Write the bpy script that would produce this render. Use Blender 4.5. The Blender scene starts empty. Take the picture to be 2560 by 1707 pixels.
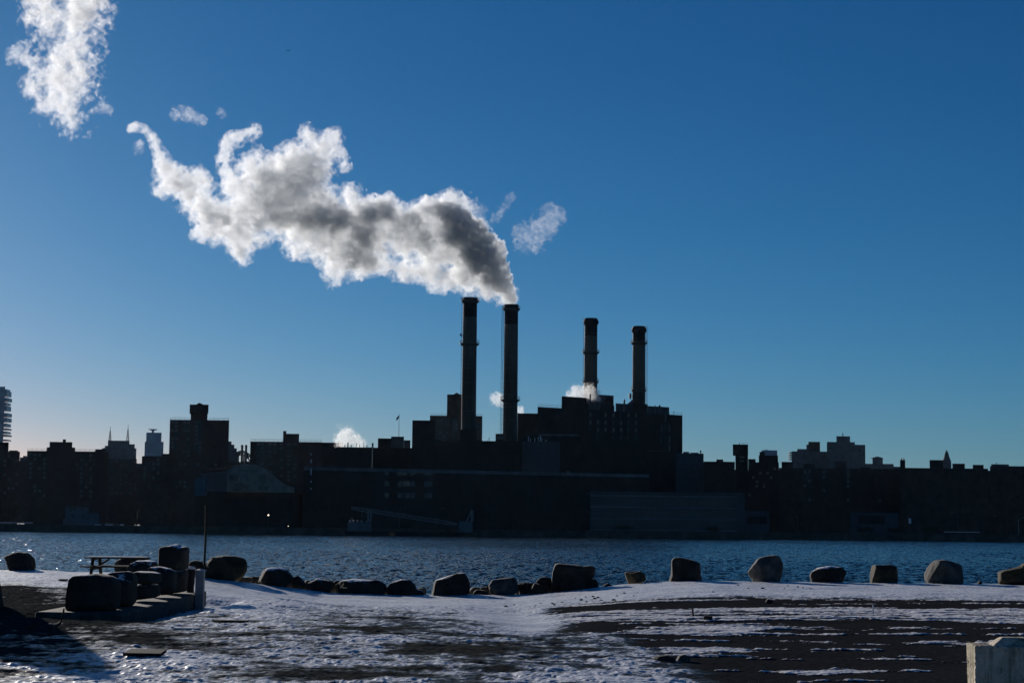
import bpy, math, random
import numpy as np
from mathutils import Matrix, Vector

# ---------------------------------------------------------------- camera, sky, sun, exposure
C = bpy.context.scene
F_PX = 4500.0                       # focal length in pixels of the 2560 px wide photograph
EYE = 4.2                           # eye height over the river
PITCH, ROLL = math.atan(458.5 / F_PX), math.radians(0.6)
SUN_AZ, SUN_EL = math.radians(26.0), math.radians(12.5)   # sun ahead of the viewer, to the left

cam = bpy.data.cameras.new("camera")
cam.sensor_width = 36.0
cam.lens = F_PX / 2560.0 * 36.0
cam.clip_start, cam.clip_end = 0.1, 20000.0
cam_ob = bpy.data.objects.new("camera", cam)
C.collection.objects.link(cam_ob)
R_CAM = Matrix.Rotation(math.pi / 2 + PITCH, 3, 'X') @ Matrix.Rotation(ROLL, 3, 'Z')
cam_ob.matrix_world = Matrix.Translation((0, 0, EYE)) @ R_CAM.to_4x4()
C.camera = cam_ob

world = bpy.data.worlds.new("World")
C.world = world
world.use_nodes = True
wn = world.node_tree
sky = wn.nodes.new("ShaderNodeTexSky")
sky.sky_type = 'NISHITA'
sky.sun_disc = False
sky.sun_elevation = SUN_EL
sky.sun_rotation = -SUN_AZ
sky.altitude = 0.0
sky.air_density = 0.8
sky.dust_density = 0.13
sky.ozone_density = 3.0
# the dry winter sky of the photo is deep and saturated: the sky's own tones are given more contrast
_prev = sky.outputs[0]
for _op, _v in (('MULTIPLY', (.05, .05, .05)), ('POWER', (1.95, 1.22, 1.08)), ('MULTIPLY', (14.6, 9.2, 10.9))):
    _n = wn.nodes.new("ShaderNodeVectorMath")
    _n.operation = _op
    _n.inputs[1].default_value = _v
    wn.links.new(_prev, _n.inputs[0])
    _prev = _n.outputs[0]
wn.nodes["Background"].inputs["Strength"].default_value = 0.1
wn.links.new(_prev, wn.nodes["Background"].inputs["Color"])

sun = bpy.data.lights.new("sun", 'SUN')
sun.energy = 5.0
sun.angle = math.radians(0.5)
sun.color = (1.0, 0.93, 0.86)
sun_ob = bpy.data.objects.new("sun", sun)
SUN_DIR = Vector((-math.sin(SUN_AZ) * math.cos(SUN_EL), math.cos(SUN_AZ) * math.cos(SUN_EL), math.sin(SUN_EL)))
sun_ob.rotation_euler = SUN_DIR.to_track_quat('Z', 'Y').to_euler()
sun_ob.location = (-300, 500, 400)
C.collection.objects.link(sun_ob)

C.view_settings.view_transform = 'Standard'
C.view_settings.look = 'None'
C.view_settings.exposure = 0.0
C.view_settings.gamma = 1.0
cy = C.cycles
cy.max_bounces = 10
cy.diffuse_bounces = 3
cy.glossy_bounces = 3
cy.volume_bounces = 5
cy.transparent_max_bounces = 128
cy.sample_clamp_indirect = 10.0
cy.use_denoising = True

# ---------------------------------------------------------------- helpers
_r = np.array(R_CAM)


def at(px, py, D):
    """the point at ground distance D (metres along +Y) that the photograph shows at pixel px, py"""
    d = _r @ np.array([(px - 1280.0) / F_PX, -(py - 853.5) / F_PX, -1.0])
    s = D / d[1]
    return d[0] * s, D, EYE + d[2] * s


def px_m(D):
    return D / F_PX


class MB:
    """collects shapes for ONE mesh"""

    def __init__(s):
        s.v, s.f = [], []

    def add(s, vs, fs):
        n = len(s.v)
        s.v += [tuple(v) for v in vs]
        s.f += [tuple(i + n for i in f) for f in fs]
        return s

    def prism(s, poly, z0, z1):
        """footprint polygon (counter-clockwise) from z0 up to z1"""
        n = len(poly)
        vs = [(p[0], p[1], z0) for p in poly] + [(p[0], p[1], z1) for p in poly]
        fs = [tuple(range(n - 1, -1, -1)), tuple(range(n, 2 * n))]
        fs += [(i, (i + 1) % n, n + (i + 1) % n, n + i) for i in range(n)]
        return s.add(vs, fs)

    def box(s, x0, x1, y0, y1, z0, z1):
        return s.prism([(x0, y0), (x1, y0), (x1, y1), (x0, y1)], z0, z1)

    def bar(s, a, b, w, h=None):
        """square bar from a to b"""
        h = h or w
        a, b = Vector(a), Vector(b)
        d = (b - a).normalized()
        up = Vector((0, 0, 1)) if abs(d.z) < 0.95 else Vector((0, 1, 0))
        x = d.cross(up).normalized() * (w / 2)
        y = x.cross(d).normalized() * (h / 2)
        vs = [p + i * x + j * y for p in (a, b) for i, j in ((-1, -1), (1, -1), (1, 1), (-1, 1))]
        return s.add(vs, [(3, 2, 1, 0), (4, 5, 6, 7), (0, 1, 5, 4), (1, 2, 6, 5), (2, 3, 7, 6), (3, 0, 4, 7)])

    def lathe(s, cx, cy_, prof, n=24, cap=True):
        """prof: (radius, z) from the bottom up"""
        vs = [(cx + r * math.cos(2 * math.pi * i / n), cy_ + r * math.sin(2 * math.pi * i / n), z) for r, z in prof for i in range(n)]
        fs = [(k * n + i, k * n + (i + 1) % n, (k + 1) * n + (i + 1) % n, (k + 1) * n + i) for k in range(len(prof) - 1) for i in range(n)]
        if cap:
            fs += [tuple(range(n - 1, -1, -1)), tuple(range((len(prof) - 1) * n, len(prof) * n))]
        return s.add(vs, fs)

    def tube(s, pts, rad, n=8):
        """round tube along points, rad per point or one"""
        pts = [Vector(p) for p in pts]
        rad = [rad] * len(pts) if not hasattr(rad, '__len__') else rad
        vs = []
        for k, p in enumerate(pts):
            d = (pts[min(k + 1, len(pts) - 1)] - pts[max(k - 1, 0)]).normalized()
            up = Vector((0, 0, 1)) if abs(d.z) < 0.9 else Vector((0, 1, 0))
            x = d.cross(up).normalized()
            y = x.cross(d)
            vs += [p + rad[k] * (math.cos(2 * math.pi * i / n) * x + math.sin(2 * math.pi * i / n) * y) for i in range(n)]
        fs = [(k * n + i, k * n + (i + 1) % n, (k + 1) * n + (i + 1) % n, (k + 1) * n + i) for k in range(len(pts) - 1) for i in range(n)]
        fs += [tuple(range(n - 1, -1, -1)), tuple(range((len(pts) - 1) * n, len(pts) * n))]
        return s.add(vs, fs)


def wloc(o):
    p = Vector((0, 0, 0))
    while o is not None:
        p = p + o.location
        o = o.parent
    return p


def tag(o, label=None, cat=None, group=None, kind=None):
    for k, v in (("label", label), ("category", cat), ("group", group), ("kind", kind)):
        if v:
            o[k] = v
    return o


def obj(name, mb, mat, parent=None, smooth=False, loc=None):
    """one mesh object out of shapes given in world coordinates"""
    me = bpy.data.meshes.new(name)
    org = wloc(parent) if parent is not None else Vector((0, 0, 0))
    if loc is not None:
        org = Vector(loc)
    me.from_pydata([Vector(v) - org for v in mb.v], [], mb.f)
    me.materials.append(mat)
    if smooth:
        me.shade_smooth()
    me.update()
    o = bpy.data.objects.new(name, me)
    C.collection.objects.link(o)
    if parent is not None:
        o.parent = parent
        o.location = org - wloc(parent)
    else:
        o.location = org
    return o


def grid_obj(name, V, F, mat, smooth=True, loc=(0, 0, 0), attrs=None, parent=None):
    """one mesh object out of numpy vertices and quads / triangles"""
    V = np.asarray(V, np.float32) - np.asarray(loc, np.float32)
    F = np.asarray(F, np.int32)
    me = bpy.data.meshes.new(name)
    n, k = F.shape
    me.vertices.add(len(V))
    me.vertices.foreach_set("co", V.ravel())
    me.loops.add(n * k)
    me.loops.foreach_set("vertex_index", F.ravel())
    me.polygons.add(n)
    me.polygons.foreach_set("loop_start", np.arange(0, n * k, k, dtype=np.int32))
    me.update(calc_edges=True)
    for an, av in (attrs or {}).items():
        at_ = me.attributes.new(an, 'FLOAT', 'POINT')
        at_.data.foreach_set("value", np.asarray(av, np.float32).ravel())
    if smooth:
        me.shade_smooth()
    me.materials.append(mat)
    me.validate()
    o = bpy.data.objects.new(name, me)
    C.collection.objects.link(o)
    o.location = loc
    if parent is not None:
        o.parent = parent
        o.location = Vector(loc) - wloc(parent)
    return o


def empty(name, loc, label, cat, group=None):
    o = bpy.data.objects.new(name, None)
    o.empty_display_size = 0.5
    C.collection.objects.link(o)
    o.location = loc
    return tag(o, label, cat, group)


# value noise -------------------------------------------------------------------------------
_rng = np.random.default_rng(7)
_TAB = _rng.random(65536).astype(np.float32)


def vnoise(x, y, seed=0):
    xi, yi = np.floor(x).astype(np.int64), np.floor(y).astype(np.int64)
    fx, fy = x - xi, y - yi
    fx, fy = fx * fx * (3 - 2 * fx), fy * fy * (3 - 2 * fy)

    def h(a, b):
        return _TAB[((a * 73856093) ^ (b * 19349663) ^ (seed * 83492791)) & 65535]
    return ((h(xi, yi) * (1 - fx) + h(xi + 1, yi) * fx) * (1 - fy) + (h(xi, yi + 1) * (1 - fx) + h(xi + 1, yi + 1) * fx) * fy) * 2 - 1


def fbm(x, y, octaves=5, seed=0, gain=0.5):
    s, a, t = 0.0, 1.0, 0.0
    for o in range(octaves):
        s = s + a * vnoise(x * 2 ** o + 17.3 * o, y * 2 ** o - 9.1 * o, seed + o)
        t += a
        a *= gain
    return s / t


def vnoise3(p, seed=0):
    i = np.floor(p).astype(np.int64)
    f = p - i
    f = f * f * (3 - 2 * f)

    def h(dx, dy, dz):
        return _TAB[(((i[:, 0] + dx) * 73856093) ^ ((i[:, 1] + dy) * 19349663) ^ ((i[:, 2] + dz) * 83492791) ^ (seed * 2654435)) & 65535]
    r = 0
    for dx in (0, 1):
        for dy in (0, 1):
            for dz in (0, 1):
                w = (f[:, 0] if dx else 1 - f[:, 0]) * (f[:, 1] if dy else 1 - f[:, 1]) * (f[:, 2] if dz else 1 - f[:, 2])
                r = r + w * h(dx, dy, dz)
    return r * 2 - 1


def fbm3(p, octaves=4, seed=0, gain=0.5):
    s, a, t = 0.0, 1.0, 0.0
    for o in range(octaves):
        s = s + a * vnoise3(p * 2 ** o + 5.7 * o, seed + o)
        t += a
        a *= gain
    return s / t


def sstep(a, b, x):
    t = np.clip((x - a) / (b - a), 0, 1)
    return t * t * (3 - 2 * t)


# ---------------------------------------------------------------- materials
def mat(name, col=(.1, .1, .1), rough=0.85, var=0.25, scale=0.3, spec=0.3, metal=0.0, col2=None, stretch=None, bump=0.0):
    """principled surface with two noise-mixed tones"""
    m = bpy.data.materials.new(name)
    m.use_nodes = True
    nt = m.node_tree
    N, L = nt.nodes, nt.links
    b = N["Principled BSDF"]
    b.inputs["Roughness"].default_value = rough
    b.inputs["Specular IOR Level"].default_value = spec
    b.inputs["Metallic"].default_value = metal
    tc = N.new("ShaderNodeTexCoord")
    mp = N.new("ShaderNodeMapping")
    mp.inputs["Scale"].default_value = stretch or (1, 1, 1)
    L.new(tc.outputs["Object"], mp.inputs["Vector"])
    nz = N.new("ShaderNodeTexNoise")
    nz.inputs["Scale"].default_value = scale
    nz.inputs["Detail"].default_value = 6
    nz.inputs["Roughness"].default_value = 0.62
    L.new(mp.outputs[0], nz.inputs["Vector"])
    cr = N.new("ShaderNodeValToRGB")
    c2 = col2 or tuple(min(1, c * (1 + 2 * var)) for c in col)
    cr.color_ramp.elements[0].position = 0.35
    cr.color_ramp.elements[1].position = 0.68
    cr.color_ramp.elements[0].color = (*[c * (1 - var) for c in col], 1)
    cr.color_ramp.elements[1].color = (*c2, 1)
    L.new(nz.outputs["Fac"], cr.inputs["Fac"])
    L.new(cr.outputs[0], b.inputs["Base Color"])
    if bump:
        bp = N.new("ShaderNodeBump")
        bp.inputs["Strength"].default_value = 1.0
        bp.inputs["Distance"].default_value = bump
        L.new(nz.outputs["Fac"], bp.inputs["Height"])
        L.new(bp.outputs[0], b.inputs["Normal"])
    return m


def emit_mat(name, col, strength):
    m = bpy.data.materials.new(name)
    m.use_nodes = True
    b = m.node_tree.nodes["Principled BSDF"]
    b.inputs["Base Color"].default_value = (*col, 1)
    b.inputs["Emission Color"].default_value = (*col, 1)
    b.inputs["Emission Strength"].default_value = strength
    return m


M = {
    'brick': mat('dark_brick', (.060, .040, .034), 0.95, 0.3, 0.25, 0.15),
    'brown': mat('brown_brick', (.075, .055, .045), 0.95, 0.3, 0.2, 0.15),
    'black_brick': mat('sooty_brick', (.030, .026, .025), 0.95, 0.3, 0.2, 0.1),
    'grey': mat('grey_concrete', (.13, .13, .13), 0.9, 0.25, 0.2, 0.2),
    'clad': mat('blue_grey_cladding', (.06, .075, .088), 0.8, 0.15, 0.5, 0.1),
    'pale': mat('pale_blue_panel', (.11, .135, .155), 0.8, 0.15, 0.4, 0.1),
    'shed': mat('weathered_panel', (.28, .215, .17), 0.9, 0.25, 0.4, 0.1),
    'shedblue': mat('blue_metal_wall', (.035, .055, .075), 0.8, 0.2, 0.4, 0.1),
    'stack': mat('stack_concrete', (.075, .072, .062), 0.9, 0.4, 0.15, 0.2, stretch=(1, 1, .15)),
    'soot': mat('stack_black_band', (.018, .017, .018), 0.8, 0.3, 0.3, 0.2),
    'metal': mat('dark_steel', (.05, .05, .055), 0.6, 0.3, 1.0, 0.4),
    'crane': mat('crane_paint', (.20, .22, .24), 0.6, 0.2, 0.8, 0.4),
    'white': mat('white_paint', (.62, .63, .65), 0.6, 0.12, 1.2, 0.3),
    'dullwhite': mat('dull_white_paint', (.19, .20, .21), 0.7, 0.2, 3.0, 0.2),
    'darkroof': mat('dark_roof_sheet', (.012, .014, .018), 0.95, 0.3, 0.5, 0.0),
    'shedpatch': mat('rusty_patch_panel', (.19, .14, .11), 0.9, 0.25, 0.6, 0.05),
    'glass': mat('window_glass', (.02, .03, .035), 0.15, 0.3, 0.6, 0.6),
    'blind': mat('window_blind', (.10, .10, .096), 0.8, 0.5, 0.15, 0.3),
    'tower': mat('blue_curtain_wall', (.085, .19, .26), 0.3, 0.3, 0.05, 0.6, stretch=(1, 1, 3)),
    'greenglass': mat('green_blue_glazing', (.012, .035, .042), 0.35, 0.4, 0.12, 0.4, stretch=(.3, 1, 4)),
    'concrete': mat('weathered_concrete', (.07, .067, .06), 0.95, 0.35, 5.0, 0.15, bump=0.01),
    'band': mat('pale_blue_band', (.085, .125, .15), 0.7, 0.35, 0.15, 0.2, stretch=(.4, 1, 1)),
    'seawall': mat('seawall_concrete', (.06, .06, .055), 0.95, 0.3, 0.3, 0.1),
    'land': mat('city_ground', (.04, .04, .04), 0.95, 0.3, 0.05, 0.1),
    'bark': mat('bark', (.05, .04, .03), 0.95, 0.3, 2.0, 0.1),
    'leaf': mat('dark_foliage', (.035, .045, .025), 0.9, 0.3, 1.5, 0.1),
    'wood': mat('old_wood', (.035, .024, .017), 0.9, 0.4, 3.0, 0.2, stretch=(1, 8, 1)),
    'rail': mat('railing_paint', (.18, .2, .22), 0.6, 0.2, 1.0, 0.3),
    'flag': mat('dark_flag', (.05, .05, .08), 0.9, 0.2, 1.0, 0.1),
    'bird': mat('black_feather', (.02, .02, .02), 0.8, 0.2, 8.0, 0.1),
    'lamp': emit_mat('lamp_glow', (1.0, .82, .55), 5.0),
    'plank': mat('wet_board', (.018, .018, .02), 0.9, 0.3, 2.0, 0.05),
}

# ---------------------------------------------------------------- the near ground
_EX = [-40, -19, -15, -11.4, -9.4, -7.6, -6.5, -4.1, 0.1, 1.8, 4.1, 6.45, 10, 19, 40]
_EZ = [2.40, 2.35, 2.30, 2.17, 1.98, 1.77, 1.64, 1.58, 1.64, 1.77, 2.04, 2.21, 2.22, 2.20, 2.2]


def ground_base(x, y):
    """height of the shore without its small relief"""
    x, y = np.asarray(x, float), np.asarray(y, float)
    e = np.interp(x, _EX, _EZ)
    w = sstep(34, 64, y)
    z = 2.2 * (1 - w) + e * w
    z = z + 0.20 * np.exp(-((x + 6.4) / 1.3) ** 2 - ((y - 49) / 4.0) ** 2)      # drift beside the slab
    z = z - 0.26 * np.exp(-((x + 8.8) / 1.5) ** 4) * sstep(36.5, 39, y) * (1 - sstep(52, 55, y))
    z = z - 0.10 * np.exp(-((x - 0.2 - (45 - y) * 0.05) / 0.9) ** 2) * sstep(30, 38, y) * (1 - sstep(50, 58, y))
    edge = 66.3 + 0.5 * vnoise(x * 0.35, x * 0 + 3.3, 5)
    return z - np.where(y > edge, (y - edge) * 0.55, 0)


PATCHES = [(150, 235, 170, 45, -.45), (310, 246, 120, 14, -.4), (650, 205, 160, 26, .15), (40, 300, 210, 75, -.45), (250, 225, 120, 10, -.2),   # ground cover, with shade at far left painted in as bare dirt: column, rows below the horizon, half widths, amount of snow more or less
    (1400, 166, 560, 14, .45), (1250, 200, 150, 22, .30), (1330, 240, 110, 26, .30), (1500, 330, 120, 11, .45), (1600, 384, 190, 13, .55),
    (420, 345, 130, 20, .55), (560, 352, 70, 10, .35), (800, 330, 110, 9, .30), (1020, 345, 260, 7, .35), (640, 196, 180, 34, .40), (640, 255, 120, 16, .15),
    (1135, 308, 150, 11, -.75), (1430, 258, 70, 12, -.50), (900, 258, 90, 8, -.40), (1000, 235, 40, 6, -.25), (60, 215, 130, 50, -.55), (20, 180, 110, 14, -.35),  # the last two cuts paint the far-left shade too
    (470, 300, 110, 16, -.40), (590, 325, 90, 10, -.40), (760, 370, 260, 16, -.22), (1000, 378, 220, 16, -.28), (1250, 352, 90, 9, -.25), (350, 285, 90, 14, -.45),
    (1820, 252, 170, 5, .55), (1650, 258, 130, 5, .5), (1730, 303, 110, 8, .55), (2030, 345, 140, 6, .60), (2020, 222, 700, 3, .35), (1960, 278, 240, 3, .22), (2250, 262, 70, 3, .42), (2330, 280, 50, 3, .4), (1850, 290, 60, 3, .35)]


def ridged(x, y, o, seed):
    return 1 - 2 * np.abs(fbm(x, y, o, seed, .55))


def ground_layers(x, y):
    """(height, snow cover 0..1, asphalt 0..1) of the shore"""
    z = ground_base(x, y)
    edge_x = np.interp(y, [15, 24, 27.9, 31.8, 37, 42, 46.6, 52], [3.0, 2.7, 2.5, 2.2, 1.2, 1.0, .9, 1.2])
    jag = 0.45 * fbm(x * 0.5, y * 0.7, 5, 11)
    asph = sstep(-0.3, 0.3, x - edge_x + jag) * (1 - sstep(52.0, 53.5, y + 1.5 * jag))
    wob = 2.2 * fbm(x * .10, y * .25, 4, 21)
    right_cov = np.interp(y + wob, [10, 38.5, 39.6, 40.6, 44, 46.4, 47.8, 51.6, 52.8, 60], [.14, .15, .34, .56, .50, .50, .14, .12, .75, .90])
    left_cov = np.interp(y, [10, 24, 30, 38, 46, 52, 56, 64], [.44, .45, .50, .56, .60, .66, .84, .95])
    u, v = 1280 + F_PX * x / y, 9000.0 / y
    u, v = u + 60 * fbm(x * .7, y * .4, 3, 13), v * (1 + .06 * fbm(x * .5, y * .35, 3, 14))
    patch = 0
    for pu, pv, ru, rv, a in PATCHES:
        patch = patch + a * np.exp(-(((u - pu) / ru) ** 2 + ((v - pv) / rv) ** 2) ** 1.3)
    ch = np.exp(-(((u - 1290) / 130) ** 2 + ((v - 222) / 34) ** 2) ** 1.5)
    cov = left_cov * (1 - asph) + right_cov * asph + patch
    fine = 1 - 0.8 * sstep(52, 57, y)
    n0 = fbm(x * .13, y * .15, 3, 43)
    n1 = fbm(x * .40, y * .80, 5, 41, 0.6)
    n2 = fbm(x * 1.6, y * 1.9, 4, 51, 0.65)
    n3 = fbm(x * 7.0, y * 3.4, 3, 55, 0.7)
    na = fbm(x * .22, y * 2.0, 6, 57, .64)
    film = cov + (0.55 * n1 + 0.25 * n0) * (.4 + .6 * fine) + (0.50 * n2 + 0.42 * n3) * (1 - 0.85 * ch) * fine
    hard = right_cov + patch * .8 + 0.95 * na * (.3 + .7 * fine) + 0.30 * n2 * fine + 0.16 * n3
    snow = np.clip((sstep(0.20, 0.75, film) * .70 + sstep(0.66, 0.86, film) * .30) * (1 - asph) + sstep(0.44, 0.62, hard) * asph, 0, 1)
    s = film * (1 - asph) + hard * asph
    rough = (1 - asph) * (1 - 0.85 * ch) * (1 - 0.75 * sstep(52, 56, y)) + 0.7 * asph * snow * fine
    rel = 0.05 * fbm(x * 0.3, y * 0.25, 3, 61) + 0.02 * fbm(x * 1.1, y * 0.9, 3, 71) * (1 - .8 * asph)
    rel = rel + rough * (0.024 * ridged(x * .32, y * .85, 4, 83) + 0.016 * fbm(x * .9, y * 2.0, 3, 81, .6) + 0.022 * fbm(x * 3.4, y * 2.2, 3, 91, .65))
    rel = rel + snow * (0.010 + 0.03 * np.clip(s - 0.6, 0, 0.5)) + 0.008 * snow * n3 * (1 - .7 * ch)
    return z + rel, snow, asph


def ground_z(x, y):
    return float(ground_layers(np.array([float(x)]), np.array([float(y)]))[0][0])


def ground_material():
    m = bpy.data.materials.new('snowy_shore_ground')
    m.use_nodes = True
    nt = m.node_tree
    N, L = nt.nodes, nt.links
    b = N["Principled BSDF"]
    b.inputs["Specular IOR Level"].default_value = 0.0
    ga = N.new("ShaderNodeNewGeometry")

    def noise(scale, detail=5):
        n = N.new("ShaderNodeTexNoise")
        n.inputs["Scale"].default_value = scale
        n.inputs["Detail"].default_value = detail
        L.new(ga.outputs["Position"], n.inputs["Vector"])
        return n

    def ramp(src, stops):
        r = N.new("ShaderNodeValToRGB")
        r.color_ramp.elements[0].position, r.color_ramp.elements[0].color = stops[0][0], (*stops[0][1], 1)
        r.color_ramp.elements[1].position, r.color_ramp.elements[1].color = stops[1][0], (*stops[1][1], 1)
        L.new(src, r.inputs["Fac"])
        return r

    def mix(fac, a, c):
        k = N.new("ShaderNodeMix")
        k.data_type = 'RGBA'
        L.new(fac, k.inputs[0])
        L.new(a, k.inputs[6])
        L.new(c, k.inputs[7])
        return k.outputs[2]

    def attr(name):
        a = N.new("ShaderNodeAttribute")
        a.attribute_name = name
        return a.outputs["Fac"]

    big, fine = noise(0.7), noise(9.0, 8)
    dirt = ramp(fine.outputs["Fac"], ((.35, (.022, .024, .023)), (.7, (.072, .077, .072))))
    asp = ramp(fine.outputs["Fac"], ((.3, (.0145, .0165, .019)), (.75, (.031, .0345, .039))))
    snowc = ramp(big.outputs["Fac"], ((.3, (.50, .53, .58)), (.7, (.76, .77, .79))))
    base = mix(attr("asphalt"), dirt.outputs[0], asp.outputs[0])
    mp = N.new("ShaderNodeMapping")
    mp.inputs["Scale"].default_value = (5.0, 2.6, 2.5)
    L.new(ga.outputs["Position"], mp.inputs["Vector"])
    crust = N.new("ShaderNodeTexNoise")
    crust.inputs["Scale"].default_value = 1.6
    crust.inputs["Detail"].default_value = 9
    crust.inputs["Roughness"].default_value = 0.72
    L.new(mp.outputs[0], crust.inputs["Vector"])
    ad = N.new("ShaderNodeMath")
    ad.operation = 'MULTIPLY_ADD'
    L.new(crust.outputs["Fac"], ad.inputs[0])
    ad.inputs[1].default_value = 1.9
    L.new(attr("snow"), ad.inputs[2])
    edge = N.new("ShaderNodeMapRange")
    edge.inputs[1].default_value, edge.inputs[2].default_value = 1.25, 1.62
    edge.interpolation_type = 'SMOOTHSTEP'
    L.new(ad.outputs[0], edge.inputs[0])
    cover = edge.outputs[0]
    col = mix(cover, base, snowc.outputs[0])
    sp = N.new("ShaderNodeMath")
    sp.operation = 'MULTIPLY'
    L.new(attr("snow"), sp.inputs[0])
    sp.inputs[1].default_value = 0.22
    ia = N.new("ShaderNodeMath")
    ia.operation = 'SUBTRACT'
    ia.inputs[0].default_value = 1.0
    L.new(attr("asphalt"), ia.inputs[1])
    sp2 = N.new("ShaderNodeMath")
    sp2.operation = 'MULTIPLY'
    L.new(sp.outputs[0], sp2.inputs[0])
    L.new(ia.outputs[0], sp2.inputs[1])
    L.new(sp2.outputs[0], b.inputs["Specular IOR Level"])
    L.new(col, b.inputs["Base Color"])
    b.inputs["Roughness"].default_value = 0.42
    bp = N.new("ShaderNodeBump")
    bp.inputs["Distance"].default_value = 0.02
    L.new(fine.outputs["Fac"], bp.inputs["Height"])
    L.new(bp.outputs[0], b.inputs["Normal"])
    return m


def fan(ang0, ang1, nc, dist):
    """a fan of points seen from the shore: nc directions times the given distances"""
    a = np.tan(np.linspace(ang0, ang1, nc))
    Y, T = np.meshgrid(dist, a, indexing='ij')
    X = Y * T
    nr = len(dist)
    i = np.arange(nr * nc).reshape(nr, nc)
    q = np.stack([i[:-1, :-1], i[:-1, 1:], i[1:, 1:], i[1:, :-1]], -1).reshape(-1, 4)
    return X.ravel(), Y.ravel(), q


d1 = 1.0 / np.linspace(1 / 20.0, 1 / 68.5, 950)
dist = np.concatenate([np.linspace(2.0, 19.9, 140), d1, np.linspace(69, 80, 16)])
gx, gy, gq = fan(math.radians(-22), math.radians(22), 1350, dist)
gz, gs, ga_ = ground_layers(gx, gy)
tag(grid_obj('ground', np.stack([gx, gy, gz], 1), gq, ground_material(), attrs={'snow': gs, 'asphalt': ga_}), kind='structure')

T22 = math.tan(math.radians(22)) * 66
mb = MB()
mb.add([(-200, -150, 2.12), (200, -150, 2.12), (200, 66, 2.12), (T22 + .3, 66, 2.12), (.95, 2.0, 2.12), (-.95, 2.0, 2.12), (-T22 - .3, 66, 2.12), (-200, 66, 2.12)], [(0, 1, 4, 5), (1, 2, 3, 4), (0, 5, 6, 7)])
tag(obj('snow_field', mb, mat('open_snow', (.62, .62, .64), .9, .2, .25, .02, col2=(.78, .78, .80))), kind='structure')

# ---------------------------------------------------------------- the river
def water_material():
    m = bpy.data.materials.new('river_water')
    m.use_nodes = True
    nt = m.node_tree
    N, L = nt.nodes, nt.links
    b = N["Principled BSDF"]
    b.inputs["Base Color"].default_value = (.008, .018, .018, 1)
    b.inputs["Roughness"].default_value = 0.09
    b.inputs["IOR"].default_value = 1.33
    b.inputs["Specular IOR Level"].default_value = 0.10
    g = N.new("ShaderNodeNewGeometry")
    prev = g.outputs["Normal"]
    for scale, amp, ampx in ((1.3, 0.95, 0.95), (4.5, 1.1, 3.6)):
        n = N.new("ShaderNodeTexNoise")
        n.inputs["Scale"].default_value = scale
        n.inputs["Detail"].default_value = 2
        L.new(g.outputs["Position"], n.inputs["Vector"])
        s = N.new("ShaderNodeVectorMath")
        s.operation = 'SUBTRACT'
        L.new(n.outputs["Color"], s.inputs[0])
        s.inputs[1].default_value = (.5, .5, .5)
        k = N.new("ShaderNodeVectorMath")
        k.operation = 'MULTIPLY'
        L.new(s.outputs[0], k.inputs[0])
        k.inputs[1].default_value = (ampx, amp, 0)
        a = N.new("ShaderNodeVectorMath")
        a.operation = 'ADD'
        L.new(prev, a.inputs[0])
        L.new(k.outputs[0], a.inputs[1])
        prev = a.outputs[0]
    nn = N.new("ShaderNodeVectorMath")
    nn.operation = 'NORMALIZE'
    L.new(prev, nn.inputs[0])
    L.new(nn.outputs[0], b.inputs["Normal"])
    return m


wd = np.exp(np.linspace(math.log(95.0), math.log(660.0), 1250))
wx, wy, wq = fan(math.radians(-20), math.radians(20), 820, wd)
wz = np.zeros_like(wx)
rw = random.Random(4)
for k in range(46):
    lam = math.exp(rw.uniform(math.log(0.8), math.log(3.2)))
    th = math.radians(200) + rw.gauss(0, 0.75)
    kx, ky = math.cos(th) * 2 * math.pi / lam, math.sin(th) * 2 * math.pi / lam
    amp = 0.0068 * lam ** 0.85
    ph = kx * wx + ky * wy + rw.uniform(0, 6.28)
    wz += amp * (np.sin(ph) + 0.25 * np.sin(2 * ph + 1.57))
wz *= 0.75 + 0.5 * fbm(wx * 0.02, wy * 0.008, 3, 99)
tag(grid_obj('river', np.stack([wx, wy, wz], 1), wq, water_material()), kind='structure')
mb = MB()
mb.add([(-2300, 70, -0.8), (2300, 70, -0.8), (2300, 700, -0.8), (-2300, 700, -0.8)], [(0, 1, 2, 3)])
tag(obj('river_bed', mb, M['land']), kind='structure')
mb = MB()
mb.add([(-2300, 642.6, 2.0), (2300, 642.6, 2.0), (2300, 4900, 2.0), (-2300, 4900, 2.0)], [(0, 1, 2, 3)])
tag(obj('far_bank', mb, M['land']), kind='structure')

# ---------------------------------------------------------------- the far shore
BANK = 2.0


def on_line(px, py, A, B):
    """where the line of sight of a pixel meets the vertical plane through ground points A and B"""
    x1, _, _ = at(px, py, 1.0)
    (ax, ay), (bx, by) = A, B
    t = (x1 * ay - ax) / ((bx - ax) - x1 * (by - ay))
    return at(px, py, ay + t * (by - ay))


def slab(mb, D, x0, x1, ytop, dep, z0=BANK):
    """a block whose front shows between two photo columns up to a roof row; returns its roof height"""
    X0, _, Z = at(x0, ytop, D)
    X1, _, _ = at(x1, ytop, D)
    Zm = at((x0 + x1) / 2, ytop, D)[2]
    t = (X0 + X1) / 2 / D * dep
    mb.prism([(X0, D), (X1, D), (X1 + t, D + dep), (X0 + t, D + dep)], z0, Zm)
    return Zm


_panes = {}


def pane(m):
    if m not in _panes:
        me = bpy.data.meshes.new("window")
        mbx = MB().box(-.5, .5, -.5, .5, -.5, .5)
        me.from_pydata(mbx.v, [], mbx.f)
        me.materials.append(M[m])
        me.update()
        _panes[m] = me
    return _panes[m]


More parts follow.
